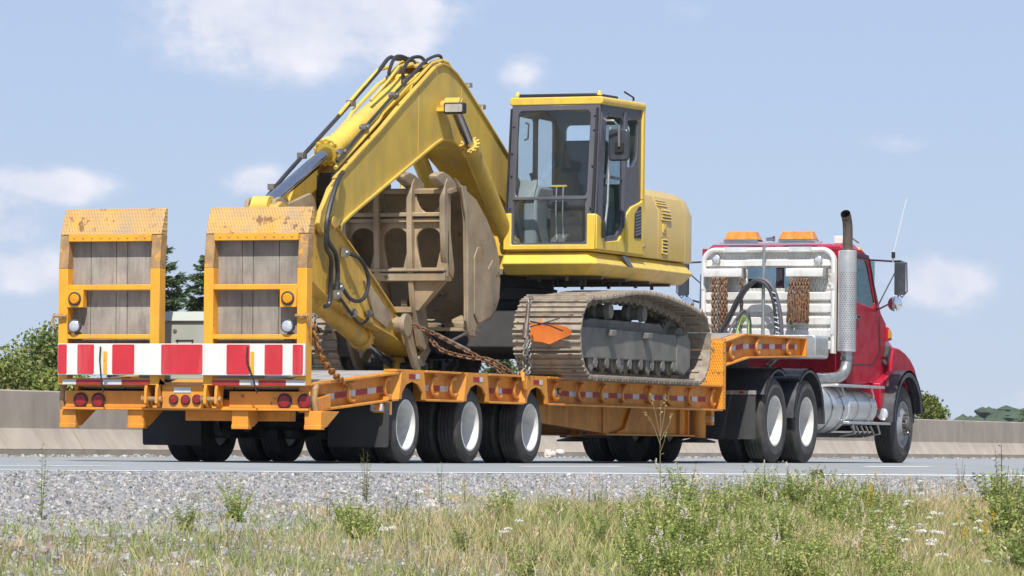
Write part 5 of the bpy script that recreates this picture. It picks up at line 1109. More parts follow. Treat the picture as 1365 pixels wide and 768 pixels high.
# --- thumb: ribs on a plate with lightening holes
RY = (-.50, -.12, .26, .64)
pl = [(-.53, 1.98), (-.53, 2.86)]
for a, b in zip(RY, RY[1:]):
    c = (a + b) / 2; pl += [(a + .03, 2.86)] + [(c + .150 * math.cos(R(t)), 2.86 + .205 * math.sin(R(t))) for t in range(180, 361, 18)] + [(b - .03, 2.86)]
pl += [(.67, 2.86), (.67, 1.98)]
holes = []
for a, b in zip(RY, RY[1:]):
    c = (a + b) / 2; holes.append([(c + .145 * math.cos(R(t)), 2.37 + .13 * math.sin(R(t))) for t in range(0, 181, 15)] + [(c - .14, 2.30), (c - .09, 2.075), (c + .09, 2.075), (c + .14, 2.30)])
thumb = MB().holed(pl, holes, 5.46, 5.50, 'x').build('thumb', BK, ex, bevel=.006)
for i, y in enumerate(RY):
    if i in (1, 2): P = [(5.44, 3.02), (5.38, 2.96), (5.35, 2.80), (5.36, 2.45), (5.39, 2.05), (5.46, 1.72), (5.60, 1.38), (5.66, 1.24), (5.78, 1.20), (5.88, 1.28), (5.86, 1.48), (5.74, 1.80), (5.62, 2.05), (5.54, 2.45), (5.53, 2.85), (5.52, 3.0)]
    else: P = [(5.44, 3.02), (5.38, 2.96), (5.35, 2.80), (5.36, 2.50), (5.40, 2.22), (5.52, 2.02), (5.62, 1.96), (5.66, 2.05), (5.60, 2.25), (5.54, 2.45), (5.53, 2.85), (5.52, 3.0)]
    MB().prism(P, y - .030, y + .030).build('thumb_rib', BK, thumb, bevel=.006)
for z0, z1, x0, x1 in ((2.615, 2.66, 5.38, 5.47), (2.555, 2.60, 5.41, 5.47), (1.93, 2.02, 5.40, 5.60), (2.03, 2.06, 5.38, 5.50)): MB().box(x0, x1, -.52, .66, z0, z1).build('cross_bar', BK, thumb, bevel=.008)
for y0, y1, sgn in ((-.50, -.12, 1), (.64, .26, -1)):
    MB().hexa([(5.46, y0, 1.97), (5.62, y0, 1.97), (5.62, y1, 1.97), (5.46, y1, 1.97), (5.50, y1 - sgn * .06, 1.62), (5.62, y1 - sgn * .06, 1.62), (5.62, y1, 1.62), (5.50, y1, 1.62)]).build('brace_plate', BK, thumb)
    MB().tube([(5.50, y0, 2.0), (5.56, (y0 + y1) / 2, 1.80), (5.60, y1, 1.66)], .035, 4).build('brace_bar', BK, thumb)
MB().cyl((5.62, .05, 1.70), (5.62, -.02, 1.70), .05, n=12).build('thumb_pin', BK, thumb)
MB().box(5.45, 5.75, -.12, .26, 1.60, 1.66).build('thumb_web', BK, thumb)

MB().prism([(3.90, 2.56), (3.955, 2.56), (3.955, 3.0), (3.90, 2.97)], YN + .035, YFAR - .035).build('gap_shade_plate', M['black'], boom)  # added black plate: its colour gives the shade of the gap behind the tip
for y0, y1 in ((.03, .075), (.325, .37)): MB().prism([(2.19, 2.50), (2.24, 2.63), (2.36, 2.66), (2.55, 2.60), (2.95, 2.70), (3.12, 2.74), (3.22, 2.68), (3.30, 2.50), (2.8, 2.42)], y0, y1).build('stick_ear', M['bucket'], stick, bevel=.008)
# --- hydraulic lines
def hose(pts, r=.022, m='hose', name='hydraulic_hose', par=ex): return MB().tube(smooth_path(pts, 5), r, 7).build(name, M[m], par)
off = Vector((-.42, 0, .86))
def along(t, h, y):      # point above the upper face of the boom's outer section; t from tip to crest
    a = Vector((3.5, y, 2.92)); b = Vector((6.2, y, 4.27)); return a.lerp(b, t) + Vector((-.447, 0, .894)) * h
for y, h in ((-.03, .055), (.31, .075)):
    MB().tube([along(.04, h, y), along(.46, h, y), along(.50, h + .03, y), along(.76, h + .03, y), along(.82, h, y), along(1.0, h, y), Vector((6.45, y, 4.37)), Vector((6.62, y, 4.36)), Vector((7.15, y, 4.12)), Vector((7.9, y, 3.74)), Vector((8.0, y, 3.66))], .020, 8).build('steel_pipe', YEL, boom)
    if y < 0: MB().tube(smooth_path([along(.05, h + .06, y - .02), along(.30, h + .07, y), along(.55, h + .085, y), along(.78, h + .085, y), along(.95, h + .08, y), (6.40, y, 4.415), (6.50, y, 4.33), (6.62, y, 4.30)], 5), .018, 8).build('hydraulic_hose', M['hose'], boom)
    for t in ((.12, .34, .63) if y < 0 else ()): p = along(t, h + .08, y); MB().obox(p, (.10, .05, .06)).cyl(p - Vector((0, .05, 0)), p + Vector((0, .06, 0)), .025, n=8).build('pipe_clamp', M['chaingrey'], boom)
    for p in ((7.25, 4.16), (7.66, 3.95)): MB().obox((p[0], y, p[1]), (.09, .07, .05)).build('pipe_clamp', M['steel'], boom)
MB().tube([along(.40, .20, .33), along(.60, .21, .34), along(.80, .22, .34), along(.87, .17, .30)], .020, 8).build('steel_pipe', YEL, boom)
MB().tube([along(.52, .21, .10), along(.70, .22, .10), along(.82, .23, .12), along(.88, .17, .16)], .016, 8).build('steel_pipe', YEL, boom)
MB().tube(smooth_path([along(-.62, .05, .36), along(-.45, .08, .32), along(-.30, .14, .33), along(-.1, .17, .33), along(.2, .18, .33), along(.5, .19, .33), along(.78, .21, .33), along(.90, .24, .32), (6.08, .34, 4.36), (6.3, .26, 4.37), (6.55, .28, 4.28)], 5), .022, 8).build('hydraulic_hose', M['hose'], boom)
for t in (-.22, .05, .52): p = along(t, .185, .33); MB().obox(p, (.10, .07, .06)).build('pipe_clamp', M['chaingrey'], boom)
for k, (a, b) in enumerate((((5.66, .08, 4.08), (6.42, .10, 4.28)), ((5.70, .26, 4.10), (6.48, .22, 4.28)))):
    hose([a, (a[0] - .01, a[1], 4.20), (5.86, a[1], 4.34 + k * .02), (6.16, a[1], 4.375), b], .020)
for y in (.08, .26): MB().cyl((5.66, y, 4.04), (5.67, y, 4.14), .030, n=10).build('hose_fitting', M['binder'], boom)
MB().tube([along(1.0, .04, .20), along(.93, .10, .20)], .026, 8).build('steel_pipe', YEL, boom)
# hoses at the stick joint
hose([(3.62, -.10, 2.98), (3.38, -.16, 2.90), (3.18, -.18, 2.70), (3.02, -.19, 2.45), (3.05, -.18, 2.28), (3.25, -.14, 2.20), (3.42, -.12, 2.12), (3.52, -.10, 1.92), (3.50, -.09, 1.70)], .026)
hose([(3.05, -.19, 2.46), (3.02, -.18, 2.26), (3.12, -.15, 2.16), (3.30, -.12, 2.08), (3.36, -.09, 1.92), (3.36, -.08, 1.64), (3.28, -.06, 1.59)], .024)
hose([(3.78, -.06, 2.17), (4.02, -.14, 2.10), (4.18, -.16, 1.90), (4.10, -.14, 1.70), (3.85, -.11, 1.68), (3.62, -.09, 1.82)], .022)
hose([(3.60, -.05, 1.74), (3.85, -.06, 1.60), (4.2, -.06, 1.44), (4.42, -.06, 1.50)], .016)
for p in ((3.50, -.09, 1.72), (3.60, -.08, 1.80), (3.78, -.06, 2.16), (4.02, -.05, 1.55)): MB().obox(p, (.07, .06, .09)).cyl((p[0], p[1] - .05, p[2]), (p[0], p[1] + .05, p[2]), .028, n=8).build('hose_fitting', M['steel'], stick)
MB().ell((4.45, -.06, 1.55), (.075, .03, .04), 8, 6).build('grease_block', M['chaingrey'], stick)
hose([(5.2, .5, 2.75), (5.05, .5, 2.95), (4.8, .5, 2.98), (4.55, .5, 3.05)], .022)

# ================================================================ tractor truck
tk_ = thing('tractor_truck', 'red conventional tractor truck with aluminium headache rack pulling the trailer', 'truck', (18.0, 0, 0))
RED = M['red']; ALU = M['alu']
for s in (-1, 1): MB().box(13.7, 21.8, s * .43, s * .35, .74, 1.0).build('frame_rail', M['dark'], tk_)
for x in (13.75, 15.4, 17.2, 18.6): MB().box(x, x + .12, -.36, .36, .78, .96).build('cross_member', M['dark'], tk_)
MB().prism([(14.75, 1.14), (14.9, 1.185), (15.95, 1.195), (16.05, 1.12), (15.4, 1.10)], -.45, .45).box(15.1, 15.7, -.40, .40, .98, 1.11).build('fifth_wheel', M['dark'], tk_)
for x in (14.76, 16.08):
    MB().cyl((x, -.9, .53), (x, .9, .53), .10, n=14).ell((x, 0, .53), (.24, .24, .24), 14, 9).build('drive_axle', M['dark'], tk_)
    for s in (-1, 1):
        MB().box(x - .5, x + .5, s * .50, s * .42, .42, .52).build('leaf_spring', M['dark'], tk_)
        for y in (1.075, .735): wheel(tk_, x, s * y, s, .53, .285, .305, .21)
for s in (-1, 1): wheel(tk_, 20.50, s * 1.07, s, .53, .29, .305, .1, hub=True)
MB().cyl((20.5, -.95, .5), (20.5, .95, .5), .07, n=12).build('steer_axle', M['dark'], tk_)
# fenders over the drive wheels
def arc_sheet(cx, cz, r, a0, a1, y0, y1, t=.018, n=12, lip=.05):
    P = arc(cx, cz, r, a0, a1, n); Q = arc(cx, cz, r - t, a0, a1, n); m = MB().prism(P + Q[::-1], y0, y1)
    m.prism(P + arc(cx, cz, r - lip, a0, a1, n)[::-1], y0, y0 + math.copysign(.015, y1 - y0)); return m
for s in (-1, 1):
    arc_sheet(14.80, .55, .645, 62, 152, s * 1.245, s * .56).build('fender', M['fender'], tk_)
    arc_sheet(16.10, .55, .660, -4, 130, s * 1.245, s * .56).build('fender', M['fender'], tk_)
    arc_sheet(16.10, .55, .645, 132, 178, s * 1.245, s * .56).build('fender', M['fender'], tk_)
    MB().box(15.08, 15.72, s * 1.23, s * .57, 1.10, 1.125).build('fender_bridge', M['fender'], tk_)
    MB().box(15.70, 15.76, s * 1.0, s * .42, .95, 1.0).build('fender_bracket', M['steel'], tk_)
    f = MB().box(13.745, 13.758, s * 1.28, s * .60, .295, .865).build('mudflap', M['flap'], tk_)
    MB().box(13.735, 13.765, s * 1.285, s * .50, .845, .895).build('flap_bracket', M['alu'], f)
    for y in (.72, .86, 1.08): MB().box(13.730, 13.736, s * (y + .05), s * y, .855, .885).build('flap_reflector', M['tapered'], f)
# deck box behind the cab, tanks, steps
MB().prism(rrect(-1.02, 1.02, 1.36, 1.665, .05), 17.05, 17.62, axis='x').build('deck_box', ALU, tk_, bevel=.012)
for s in (-1, 1):
    ft = MB().lathe((16.93, s * .86, .715), (1, 0, 0), [(0, -.03), (.20, -.022), (.30, .0), (.325, .03), (.325, 1.05), (.30, 1.08), (0, 1.10)], 36).build('fuel_tank', ALU, tk_)
    for x in (17.25, 17.75): MB().lathe((x, s * .86, .715), (1, 0, 0), [(.328, 0), (.332, 0), (.332, .05), (.328, .05)], 36).build('tank_strap', M['chrome'], ft)
    bt = MB().lathe((18.0, s * .97, .735), (1, 0, 0), [(0, 0), (.21, 0), (.235, .02), (.235, 1.26), (.21, 1.30), (0, 1.30)], 32).build('air_tank', ALU, tk_)
    for x in (18.35, 18.95): MB().lathe((x, s * .97, .735), (1, 0, 0), [(.237, 0), (.244, 0), (.244, .04), (.237, .04)], 32).build('tank_strap', M['steel'], bt)
    for x0, x1, z in ((17.35, 19.50, 1.0), (17.85, 19.80, .515)):
        st2 = MB().box(x0, x1, s * 1.24, s * 1.0, z, z + .035).build('step', ALU, tk_, bevel=.006)
        for x in (x0 + .3, x1 - .5): MB().tube([(x, s * 1.2, z), (x + .05, s * 1.22, z - .12), (x + .05, s * 1.0, z - .16)], .015, 6).build('step_bracket', M['steel'], st2)
    MB().box(17.0, 19.6, s * .9, s * .5, .34, .40).build('tank_bracket', M['dark'], tk_)
    for k in range(5): MB().tube([(18.4 + k * .22, s * 1.1, .50), (18.5 + k * .22, s * 1.12, .40), (18.6 + k * .22, s * .9, .36)], .018, 6).build('pipe', M['steel'], tk_)
# --- cab
cabt = MB()
side_o = [(18.45, 1.05), (19.72, 1.08), (20.22, 1.25), (20.27, 1.90), (20.02, 2.04), (19.42, 2.78), (19.10, 2.86), (18.45, 2.86)]
win = [(18.72, 2.17), (19.62, 2.10), (19.74, 2.16), (19.40, 2.64), (19.30, 2.72), (18.76, 2.72), (18.72, 2.66)]
cabt.holed(side_o, [win], -1.02, -.985); cabt.holed(side_o, [win], .985, 1.02)
cabt.holed([(-1.0, 1.05), (1.0, 1.05), (1.0, 2.72), (.9, 2.85), (-.9, 2.85), (-1.0, 2.72)], [rrect(-.60, .60, 2.22, 2.66, .05)], 18.45, 18.49, 'x')
cabt = cabt.build('cab', RED, tk_, bevel=.012)
hull(MB(), [18.44, 18.55, 19.10, 19.40], [[(-.95, 2.835), (-.90, 2.875), (.90, 2.875), (.95, 2.835)], [(-1.0, 2.84), (-.90, 2.915), (.90, 2.915), (1.0, 2.84)], [(-1.0, 2.84), (-.90, 2.935), (.90, 2.935), (1.0, 2.84)], [(-.99, 2.775), (-.88, 2.845), (.88, 2.845), (.99, 2.775)]]).build('cab_roof', RED, cabt, smooth=60)
for s in (-1, 1):
    MB().box(18.70, 19.76, s * 1.003, s * .998, 2.08, 2.73).build('door_glass', M['truckglass'], cabt)
    MB().prism([(19.42, 2.76), (19.47, 2.72), (19.82, 2.16), (19.76, 2.14)], s * 1.03, s * 1.018).build('pillar_trim', M['black'], cabt)
    MB().prism([(18.66, 2.75), (19.36, 2.75), (19.30, 2.795), (18.66, 2.795)], s * 1.05, s * 1.018).build('rain_visor', M['seat'], cabt)
    MB().tube([(18.62, s * 1.045, 2.6), (18.58, s * 1.075, 2.5), (18.55, s * 1.08, 1.6), (18.50, s * 1.04, 1.46)], .018, 8).build('grab_rail', M['chrome'], cabt)
    MB().prism([(18.68, 1.30), (19.66, 1.32), (19.98, 1.5), (19.98, 2.0), (19.94, 2.0), (19.94, 1.51), (19.65, 1.335), (18.70, 1.315), (18.70, 2.1), (18.68, 2.1)], s * 1.0225, s * 1.019).build('door_seam', M['dark'], cabt)
    MB().obox((18.85, s * 1.04, 1.95), (.16, .03, .05)).build('door_handle', M['chrome'], cabt, bevel=.008)
    MB().prism([(18.50, .80), (19.62, .80), (19.72, 1.08), (18.46, 1.05)], s * 1.0, s * .96).build('sill_panel', RED, cabt, bevel=.01)
    sg = MB().prism([(20.26, 1.66), (20.46, 1.68), (20.45, 1.80), (20.28, 1.86)], s * 1.05, s * .98).build('signal_housing', RED, cabt, bevel=.01)
    MB().prism([(20.275, 1.70), (20.43, 1.71), (20.43, 1.79), (20.29, 1.83)], s * 1.058, s * 1.05).build('signal_lens', M['amber'], sg, bevel=.004)
    # front fender, hood side and wheel flare
    MB().prism([(19.68, 1.08), (19.76, .58), (19.86, .57), (19.95, .85)] + arc(20.5, .53, .70, 155, 20, 14) + [(21.42, .80), (21.56, 1.0), (21.50, 1.18), (21.36, 1.32), (21.15, 1.43), (20.9, 1.51), (20.6, 1.57), (20.34, 1.58), (20.26, 1.45), (20.22, 1.24)], s * 1.12, s * .80).build('front_fender', RED, tk_, bevel=.03)
    arc_sheet(20.52, .53, .74, 178, 12, s * 1.285, s * 1.05, .03, 20, .09).build('wheel_flare', M['fender'], tk_)
    MB().box(20.95, 21.22, s * 1.16, s * .7, .55, .95).build('bumper_end', M['dark'], tk_)
    MB().prism([(20.10, 1.33), (20.18, 1.33), (20.34, 1.56), (20.30, 1.60), (20.22, 1.60)], s * 1.08, s * 1.02).build('hood_latch', M['rubber'], tk_, bevel=.01)
    lp = MB().lathe((19.62, s * 1.18, .66), (-.9, s * -.0, .1), [(0, -.06), (.06, -.05), (.085, 0), (.085, .03), (.078, .035)], 20).build('step_lamp', M['chrome'], tk_)
    MB().lathe((19.585, s * 1.18, .664), (-.9, 0, .1), [(.078, 0), (.05, .012), (0, .018)], 20).build('lens', M['lamp'], lp)
hood = hull(MB(), [20.27, 20.9, 21.6, 21.95], [[(-1.0, 1.2), (-1.005, 1.72), (-.86, 1.96), (.86, 1.96), (1.005, 1.72), (1.0, 1.2)], [(-.92, 1.1), (-.93, 1.60), (-.74, 1.86), (.74, 1.86), (.93, 1.60), (.92, 1.1)], [(-.70, .9), (-.72, 1.45), (-.55, 1.70), (.55, 1.70), (.72, 1.45), (.70, .9)], [(-.62, .8), (-.62, 1.3), (-.48, 1.5), (.48, 1.5), (.62, 1.3), (.62, .8)]]).build('hood', RED, tk_, bevel=.03, smooth=50)
MB().hexa([(19.46, -.93, 2.80), (20.06, -.98, 2.02), (20.06, .98, 2.02), (19.46, .93, 2.80), (19.47, -.93, 2.81), (20.07, -.98, 2.03), (20.07, .98, 2.03), (19.47, .93, 2.81)]).build('windscreen', M['truckglass'], cabt)
MB().box(18.455, 18.46, -.62, .62, 2.2, 2.68).build('rear_window', M['truckglass'], cabt)
for y in (-.55, .55): MB().prism([(18.7, 1.6), (18.78, 1.55), (18.95, 2.45), (18.86, 2.48)], y - .26, y + .26).build('seat_back', M['seat'], cabt, bevel=.04)
MB().box(18.52, 18.56, -.10, .0, 2.30, 2.62).build('window_sticker', M['redboard'], cabt)
MB().box(18.5, 20.2, -.97, .97, 1.06, 1.12).build('cab_floor', M['dark'], cabt)
MB().prism([(19.7, 1.5), (20.2, 1.5), (20.2, 1.98), (19.8, 1.98)], -.97, .97).build('dashboard', M['dark'], cabt)
MB().tube([(19.52 + .16 * math.sin(k * .524) * .6, .50 + .20 * math.cos(k * .524), 2.02 + .2 * math.sin(k * .524)) for k in range(12)], .015, 6, closed=True).build('steering_wheel', M['black'], cabt)
# beacons on the roof
MB().box(18.24, 18.34, -.70, .72, 2.915, 2.935).build('beacon_rail', ALU, tk_)
for ya, yb in ((.158, .640), (-.626, -.124)):
    bb = MB().box(18.20, 18.42, ya, yb, 2.937, 2.962).build('beacon_base', M['chrome'], tk_, bevel=.004)
    MB().hexa([(18.20, ya + .005, 2.962), (18.42, ya + .005, 2.962), (18.42, yb - .005, 2.962), (18.20, yb - .005, 2.962), (18.235, ya + .05, 3.072), (18.39, ya + .05, 3.072), (18.39, yb - .05, 3.072), (18.235, yb - .05, 3.072)]).build('beacon_lens', M['amberdull'], bb, bevel=.008)
MB().lathe((18.36, .09, 2.975), (0, -1, .05), [(0, 0), (.02, .0), (.025, .08), (.045, .11), (.0, .09)], 14).build('air_horn', M['chrome'], tk_)
MB().box(18.72, 18.84, -.86, -.74, 2.925, 3.03).build('junction_box', M['white'], tk_, bevel=.008)
MB().tube([(18.8, -.86, 3.0), (18.9, -.95, 3.0), (19.0, -1.0, 2.95)], .012, 6).build('box_cable', M['steel'], tk_)
for y in (-.92, -.4, 0, .4, .92): MB().ell((19.28, y, 2.90 if abs(y) < .9 else 2.87), (.06, .04, .035), 10, 6).build('roof_marker_lamp', M['amber'], tk_)
MB().tube([(18.95, -.80, 2.9), (18.97, -.83, 3.3)], .003, 4).build('whip_aerial', M['white'], tk_)

# --- headache rack
rk_y = .905
path = [(18.18, rk_y, 1.45), (18.18, rk_y, 2.66)] + [(18.18, y, z) for y, z in arc(rk_y - .16, 2.665, .16, 0, 90, 8)] + [(18.18, -y, z) for y, z in arc(rk_y - .16, 2.665, .16, 90, 0, 8)] + [(18.18, -rk_y, 1.45)]
rack = MB().tube(path, .034, 8).tube([(18.24, p[1] * .995, p[2] - .005) for p in path], .034, 8).build('headache_rack', M['rackwhite'], tk_)
warp_ = None
MB().holed([(-.88, 2.30), (.88, 2.30), (.88, 2.74), (.80, 2.80), (-.80, 2.80), (-.88, 2.74)], [rrect(-.316, .300, 2.315, 2.59, .02)], 18.225, 18.24, 'x').build('upper_panel', M['aluthread'], rack)
MB().box(18.225, 18.24, -.88, .88, 1.46, 2.30).build('lower_panel', M['aluthread'], rack)
for z in (1.55, 1.715, 1.88, 2.045, 2.21): MB().prism([(18.225, z - .062), (18.19, z - .048), (18.19, z + .048), (18.225, z + .062)], -.875, .875).build('panel_rib', M['rackwhite'], rack, bevel=.004)
MB().prism([(18.225, 2.60), (18.195, 2.612), (18.195, 2.685), (18.225, 2.70)], -.875, .875).build('panel_rib', M['rackwhite'], rack, bevel=.004)
for ya, yb in ((.337, .868), (-.79, -.277)): MB().prism([(18.19, 2.47), (18.06, 2.46), (18.055, 2.475), (18.06, 2.56), (18.075, 2.575), (18.19, 2.575)], ya, yb).build('chain_tray', M['rackwhite'], rack, bevel=.008)
for y in (.345, -.80): MB().box(18.08, 18.20, y - .03, y + .01, 2.44, 2.58).build('tray_bracket', M['steel'], rack)
for y, z in ((.721, 2.700), (-.702, 2.682)):
    l_ = MB().lathe((18.20, y, z), (-1, 0, 0), [(0, 0), (.03, 0), (.055, .03), (.058, .07), (.05, .075)], 18).build('rack_lamp', M['steel'], rack); MB().lathe((18.13, y, z), (-1, 0, 0), [(.05, 0), (.03, .01), (0, .014)], 18).build('lens', M['lamp'], l_)
for y in (.45, -.45): MB().box(18.14, 18.18, y - .16, y + .16, 2.80, 2.862).build('rack_tape', M['tapewhite'], rack)
for s in (-1, 1):
    for z in (1.7, 2.3): MB().box(18.14, 18.152, s * .925, s * .885, z, z + .22).build('rack_tape', M['tapewhite'], rack)
# hose mast and lines
MB().tube([(18.02, .012, 1.6), (18.02, .012, 2.85), (18.10, .012, 2.86)], .022, 8).build('hose_mast', M['steel'], tk_)
for pts, r_, mm in (([(17.9, .58, 1.62), (17.95, .44, 1.95), (17.95, .30, 2.20), (17.95, .14, 2.385), (17.95, .0, 2.42), (17.95, -.13, 2.32), (17.95, -.22, 2.08), (17.95, -.26, 1.80), (17.9, -.27, 1.45), (17.4, -.25, 1.25)], .032, 'cabgrey'),
                    ([(17.85, .62, 1.6), (17.9, .46, 1.92), (17.9, .33, 2.18), (17.9, .18, 2.36), (17.9, .03, 2.40), (17.9, -.10, 2.30), (17.9, -.18, 2.05), (17.9, -.20, 1.7), (17.6, -.18, 1.40)], .024, 'hose'),
                    ([(17.6, .34, 1.60), (17.7, .28, 1.85), (17.75, .20, 1.99), (17.75, .11, 1.90), (17.7, .08, 1.66)], .014, 'hose'), ([(17.6, .40, 1.60), (17.7, .31, 1.86), (17.75, .19, 2.01), (17.75, .14, 1.92), (17.7, .12, 1.66)], .014, 'cabgrey')):
    MB().tube(smooth_path(pts, 6), r_, 8).build('air_hose', M[mm], tk_)
M['greenhose'] = mat('green air hose', (.13, .26, .03), .45, 0, .1, 9)
MB().tube(smooth_path([(17.58, .26, 1.60), (17.68, .24, 1.80), (17.72, .18, 1.93), (17.72, .12, 1.80), (17.65, .10, 1.60)], 6), .013, 6).build('air_hose', M['greenhose'], tk_)
coil = MB().tube([(17.92 + .028 * math.cos(k * .9), -.155 - .10 * (k / 90) + .028 * math.sin(k * .9), 2.28 - .85 * k / 90) for k in range(91)], .008, 5).build('coiled_hose', M['tapewhite'], tk_)
# --- exhaust stack
ex_y, ex_x = -1.10, 18.17
sm_ = MB().lathe((ex_x, ex_y, 1.47), (0, 0, 1), [(.0, .0), (.11, 0), (.122, .01), (.122, 1.33), (.11, 1.34), (0, 1.34)], 36).build('exhaust_muffler', ALU, tk_)
hole_me = MB()
for j in range(36):
    for i in range(11):
        a = R(150 + (i + .5 * (j % 2)) * 17); z = 1.52 + j * .0285; p = Vector((ex_x + .1235 * math.cos(a), ex_y + .1235 * math.sin(a), z)); t = Vector((-math.sin(a), math.cos(a), 0))
        hole_me.add([p - t * .011, p + Vector((0, 0, -.006)), p + t * .011, p + Vector((0, 0, .006))], [(0, 1, 2, 3)])
tag(hole_me.build('shield_slot', M['dark'], sm_, smooth=0), kind='stuff')
MB().tube([(ex_x, ex_y, 2.80), (ex_x, ex_y, 3.08), (ex_x - .02, ex_y, 3.17), (ex_x - .07, ex_y, 3.25), (ex_x - .12, ex_y, 3.29)], .066, 20, cap=False).build('exhaust_pipe', M['binder'], tk_)
MB().tube([(ex_x - .10, ex_y, 3.28), (ex_x - .02, ex_y, 3.17), (ex_x, ex_y, 3.05), (ex_x, ex_y, 2.8)], .061, 20, cap=False).build('exhaust_bore', M['black'], tk_)
MB().tube(smooth_path([(ex_x, ex_y, 1.47), (ex_x, ex_y, 1.34), (ex_x - .06, ex_y + .02, 1.20), (ex_x - .25, ex_y + .08, 1.12), (ex_x - .8, ex_y + .3, 1.10)], 6), .075, 18).build('exhaust_elbow', M['steel'], tk_)
MB().lathe((ex_x, ex_y, 1.36), (0, 0, 1), [(.078, 0), (.09, 0), (.09, .05), (.078, .05)], 24).build('exhaust_clamp', M['chrome'], tk_)
for z in (1.7, 2.6): MB().box(18.2, 18.45, -1.02, -.99, z, z + .04).build('stack_bracket', M['steel'], tk_)
# --- mirrors
for s in (-1, 1):
    y = s * 1.53; mz = MB().prism(rrect(y - .075, y + .075, 2.255, 2.695, .02), 19.15, 19.20, axis='x').build('wing_mirror', M['mirror'], tk_, bevel=.01)
    MB().prism(rrect(y - .068, y + .068, 2.265, 2.685, .015), 19.146, 19.150, axis='x').build('mirror_glass', M['mirror'], mz)
    MB().tube([(19.45, s * 1.0, 2.74), (19.2, y - s * .08, 2.705), (19.18, y, 2.71)], .014, 6).tube([(19.18, y, 2.71), (19.18, y + s * .09, 2.68), (19.18, y + s * .10, 2.30), (19.18, y + s * .03, 2.22), (19.18, y, 2.25)], .012, 6).tube([(19.75, s * 1.02, 2.06), (19.3, y - s * .06, 2.20), (19.2, y - s * .03, 2.25)], .014, 6).tube([(19.75, s * 1.02, 2.06), (19.2, y - s * .08, 2.55)], .010, 6).build('mirror_arm', M['chrome'], mz)
    MB().lathe((19.15, y - s * .06, 2.135), (-1, 0, 0), [(0, -.06), (.07, -.045), (.10, 0), (.098, .012), (.055, .026), (0, .032)], 20).build('convex_mirror', M['mirrorglass'], mz)
ae = MB().cyl((19.2, -1.42, 2.70), (19.19, -1.43, 2.76), .010, n=6).tube([(19.19, -1.43, 2.82), (19.22, -1.50, 3.15), (19.28, -1.58, 3.55)], .005, 5).build('aerial', M['white'], tk_)
MB().cyl((19.19, -1.43, 2.75), (19.19, -1.43, 2.83), .026, n=10).build('aerial_base', M['black'], ae)

# ================================================================ chains, flags and ties
def chain(name, pts, m, label, cat='chain', link=.075, wire=.010, wid=.022, group=None, parent=None, jit=.0):
    P = smooth_path(pts, 8); d = [0]
    for a, b in zip(P, P[1:]): d.append(d[-1] + (b - a).length)
    n = int(d[-1] / (link * .72)); b = MB()
    for k in range(n):
        s_ = d[-1] * (k + .5) / n; i = max(j for j in range(len(d) - 1) if d[j] <= s_); p = P[i].lerp(P[i + 1], (s_ - d[i]) / max(1e-6, d[i + 1] - d[i])); t = (P[i + 1] - P[i]).normalized()
        u = t.orthogonal().normalized(); w = t.cross(u); u2 = (u if k % 2 else w); u2 = (u2 + Vector((random.uniform(-jit, jit), random.uniform(-jit, jit), random.uniform(-jit, jit)))).normalized()
        h = link / 2 - wid
        loop = [t * h + u2 * wid * .9, t * (h + wid * .8) + u2 * wid * .35, t * (h + wid * .8) - u2 * wid * .35, t * h - u2 * wid * .9, -t * h - u2 * wid * .9, -t * (h + wid * .8) - u2 * wid * .35, -t * (h + wid * .8) + u2 * wid * .35, -t * h + u2 * wid * .9]
        b.tube([p + q for q in loop], wire, 5, closed=True)
    o = b.build(name, M[m], parent)
    if parent is None: tag(o, label, cat, group)
    return o
chain('tie_down_chain', [(.14, -1.30, 1.30), (.35, -1.30, 1.02), (.75, -1.30, .83), (1.18, -1.25, .75)], 'chainyel', 'yellowed chain hanging from the right ramp to the trailer rail', link=.085, wire=.013, wid=.028)
cb_ = thing('load_binder_chain', 'rusty chain with lever binder running from the bucket to the rail hook', 'chain', (5.7, -1.1, .95))
chain('chain', [(5.45, .05, 1.52), (5.35, -.30, 1.42), (5.50, -.62, 1.25), (5.62, -.95, 1.06), (5.70, -1.20, .88)], 'chain', '', parent=cb_, link=.07, wire=.010)
chain('slack_chain', [(5.42, -.30, 1.38), (5.38, -.50, 1.20), (5.52, -.75, 1.12), (5.62, -.95, 1.10), (5.70, -1.15, .98), (5.66, -1.22, .90)], 'chain', '', parent=cb_, link=.07, wire=.010)
MB().cyl((5.42, -.42, 1.365), (5.56, -.75, 1.19), .022, n=10).build('binder_barrel', M['binder'], cb_)
MB().cyl((5.48, -.56, 1.29), (5.95, -.62, 1.42), .016, n=8).build('binder_handle', M['binder'], cb_)
hk = thing('ratchet_binder', 'grey ratchet binder and galvanised chain bundle hooked in front of the near track', 'binder', (5.76, -1.28, .80))
MB().cyl((6.02, -1.24, 1.70), (5.92, -1.25, 1.35), .022, n=10).cyl((5.95, -1.245, 1.50), (5.90, -1.25, 1.33), .034, n=10).build('binder_barrel', M['binder'], hk)
chain('chain', [(6.22, -1.2, 1.80), (6.10, -1.23, 1.76), (6.02, -1.24, 1.68)], 'chaingrey', '', parent=hk, link=.06, wire=.009)
chain('chain', [(5.92, -1.25, 1.36), (5.88, -1.26, 1.20), (5.84, -1.27, 1.00), (5.78, -1.28, .88)], 'chaingrey', '', parent=hk, link=.06, wire=.010, jit=.5)
chain('chain', [(5.92, -1.27, 1.34), (5.80, -1.30, 1.24), (5.86, -1.30, 1.12), (5.96, -1.28, 1.22), (5.90, -1.31, 1.30), (5.80, -1.29, 1.15), (5.90, -1.30, 1.05), (5.84, -1.31, .95)], 'chaingrey', '', parent=hk, link=.06, wire=.010, jit=.6)
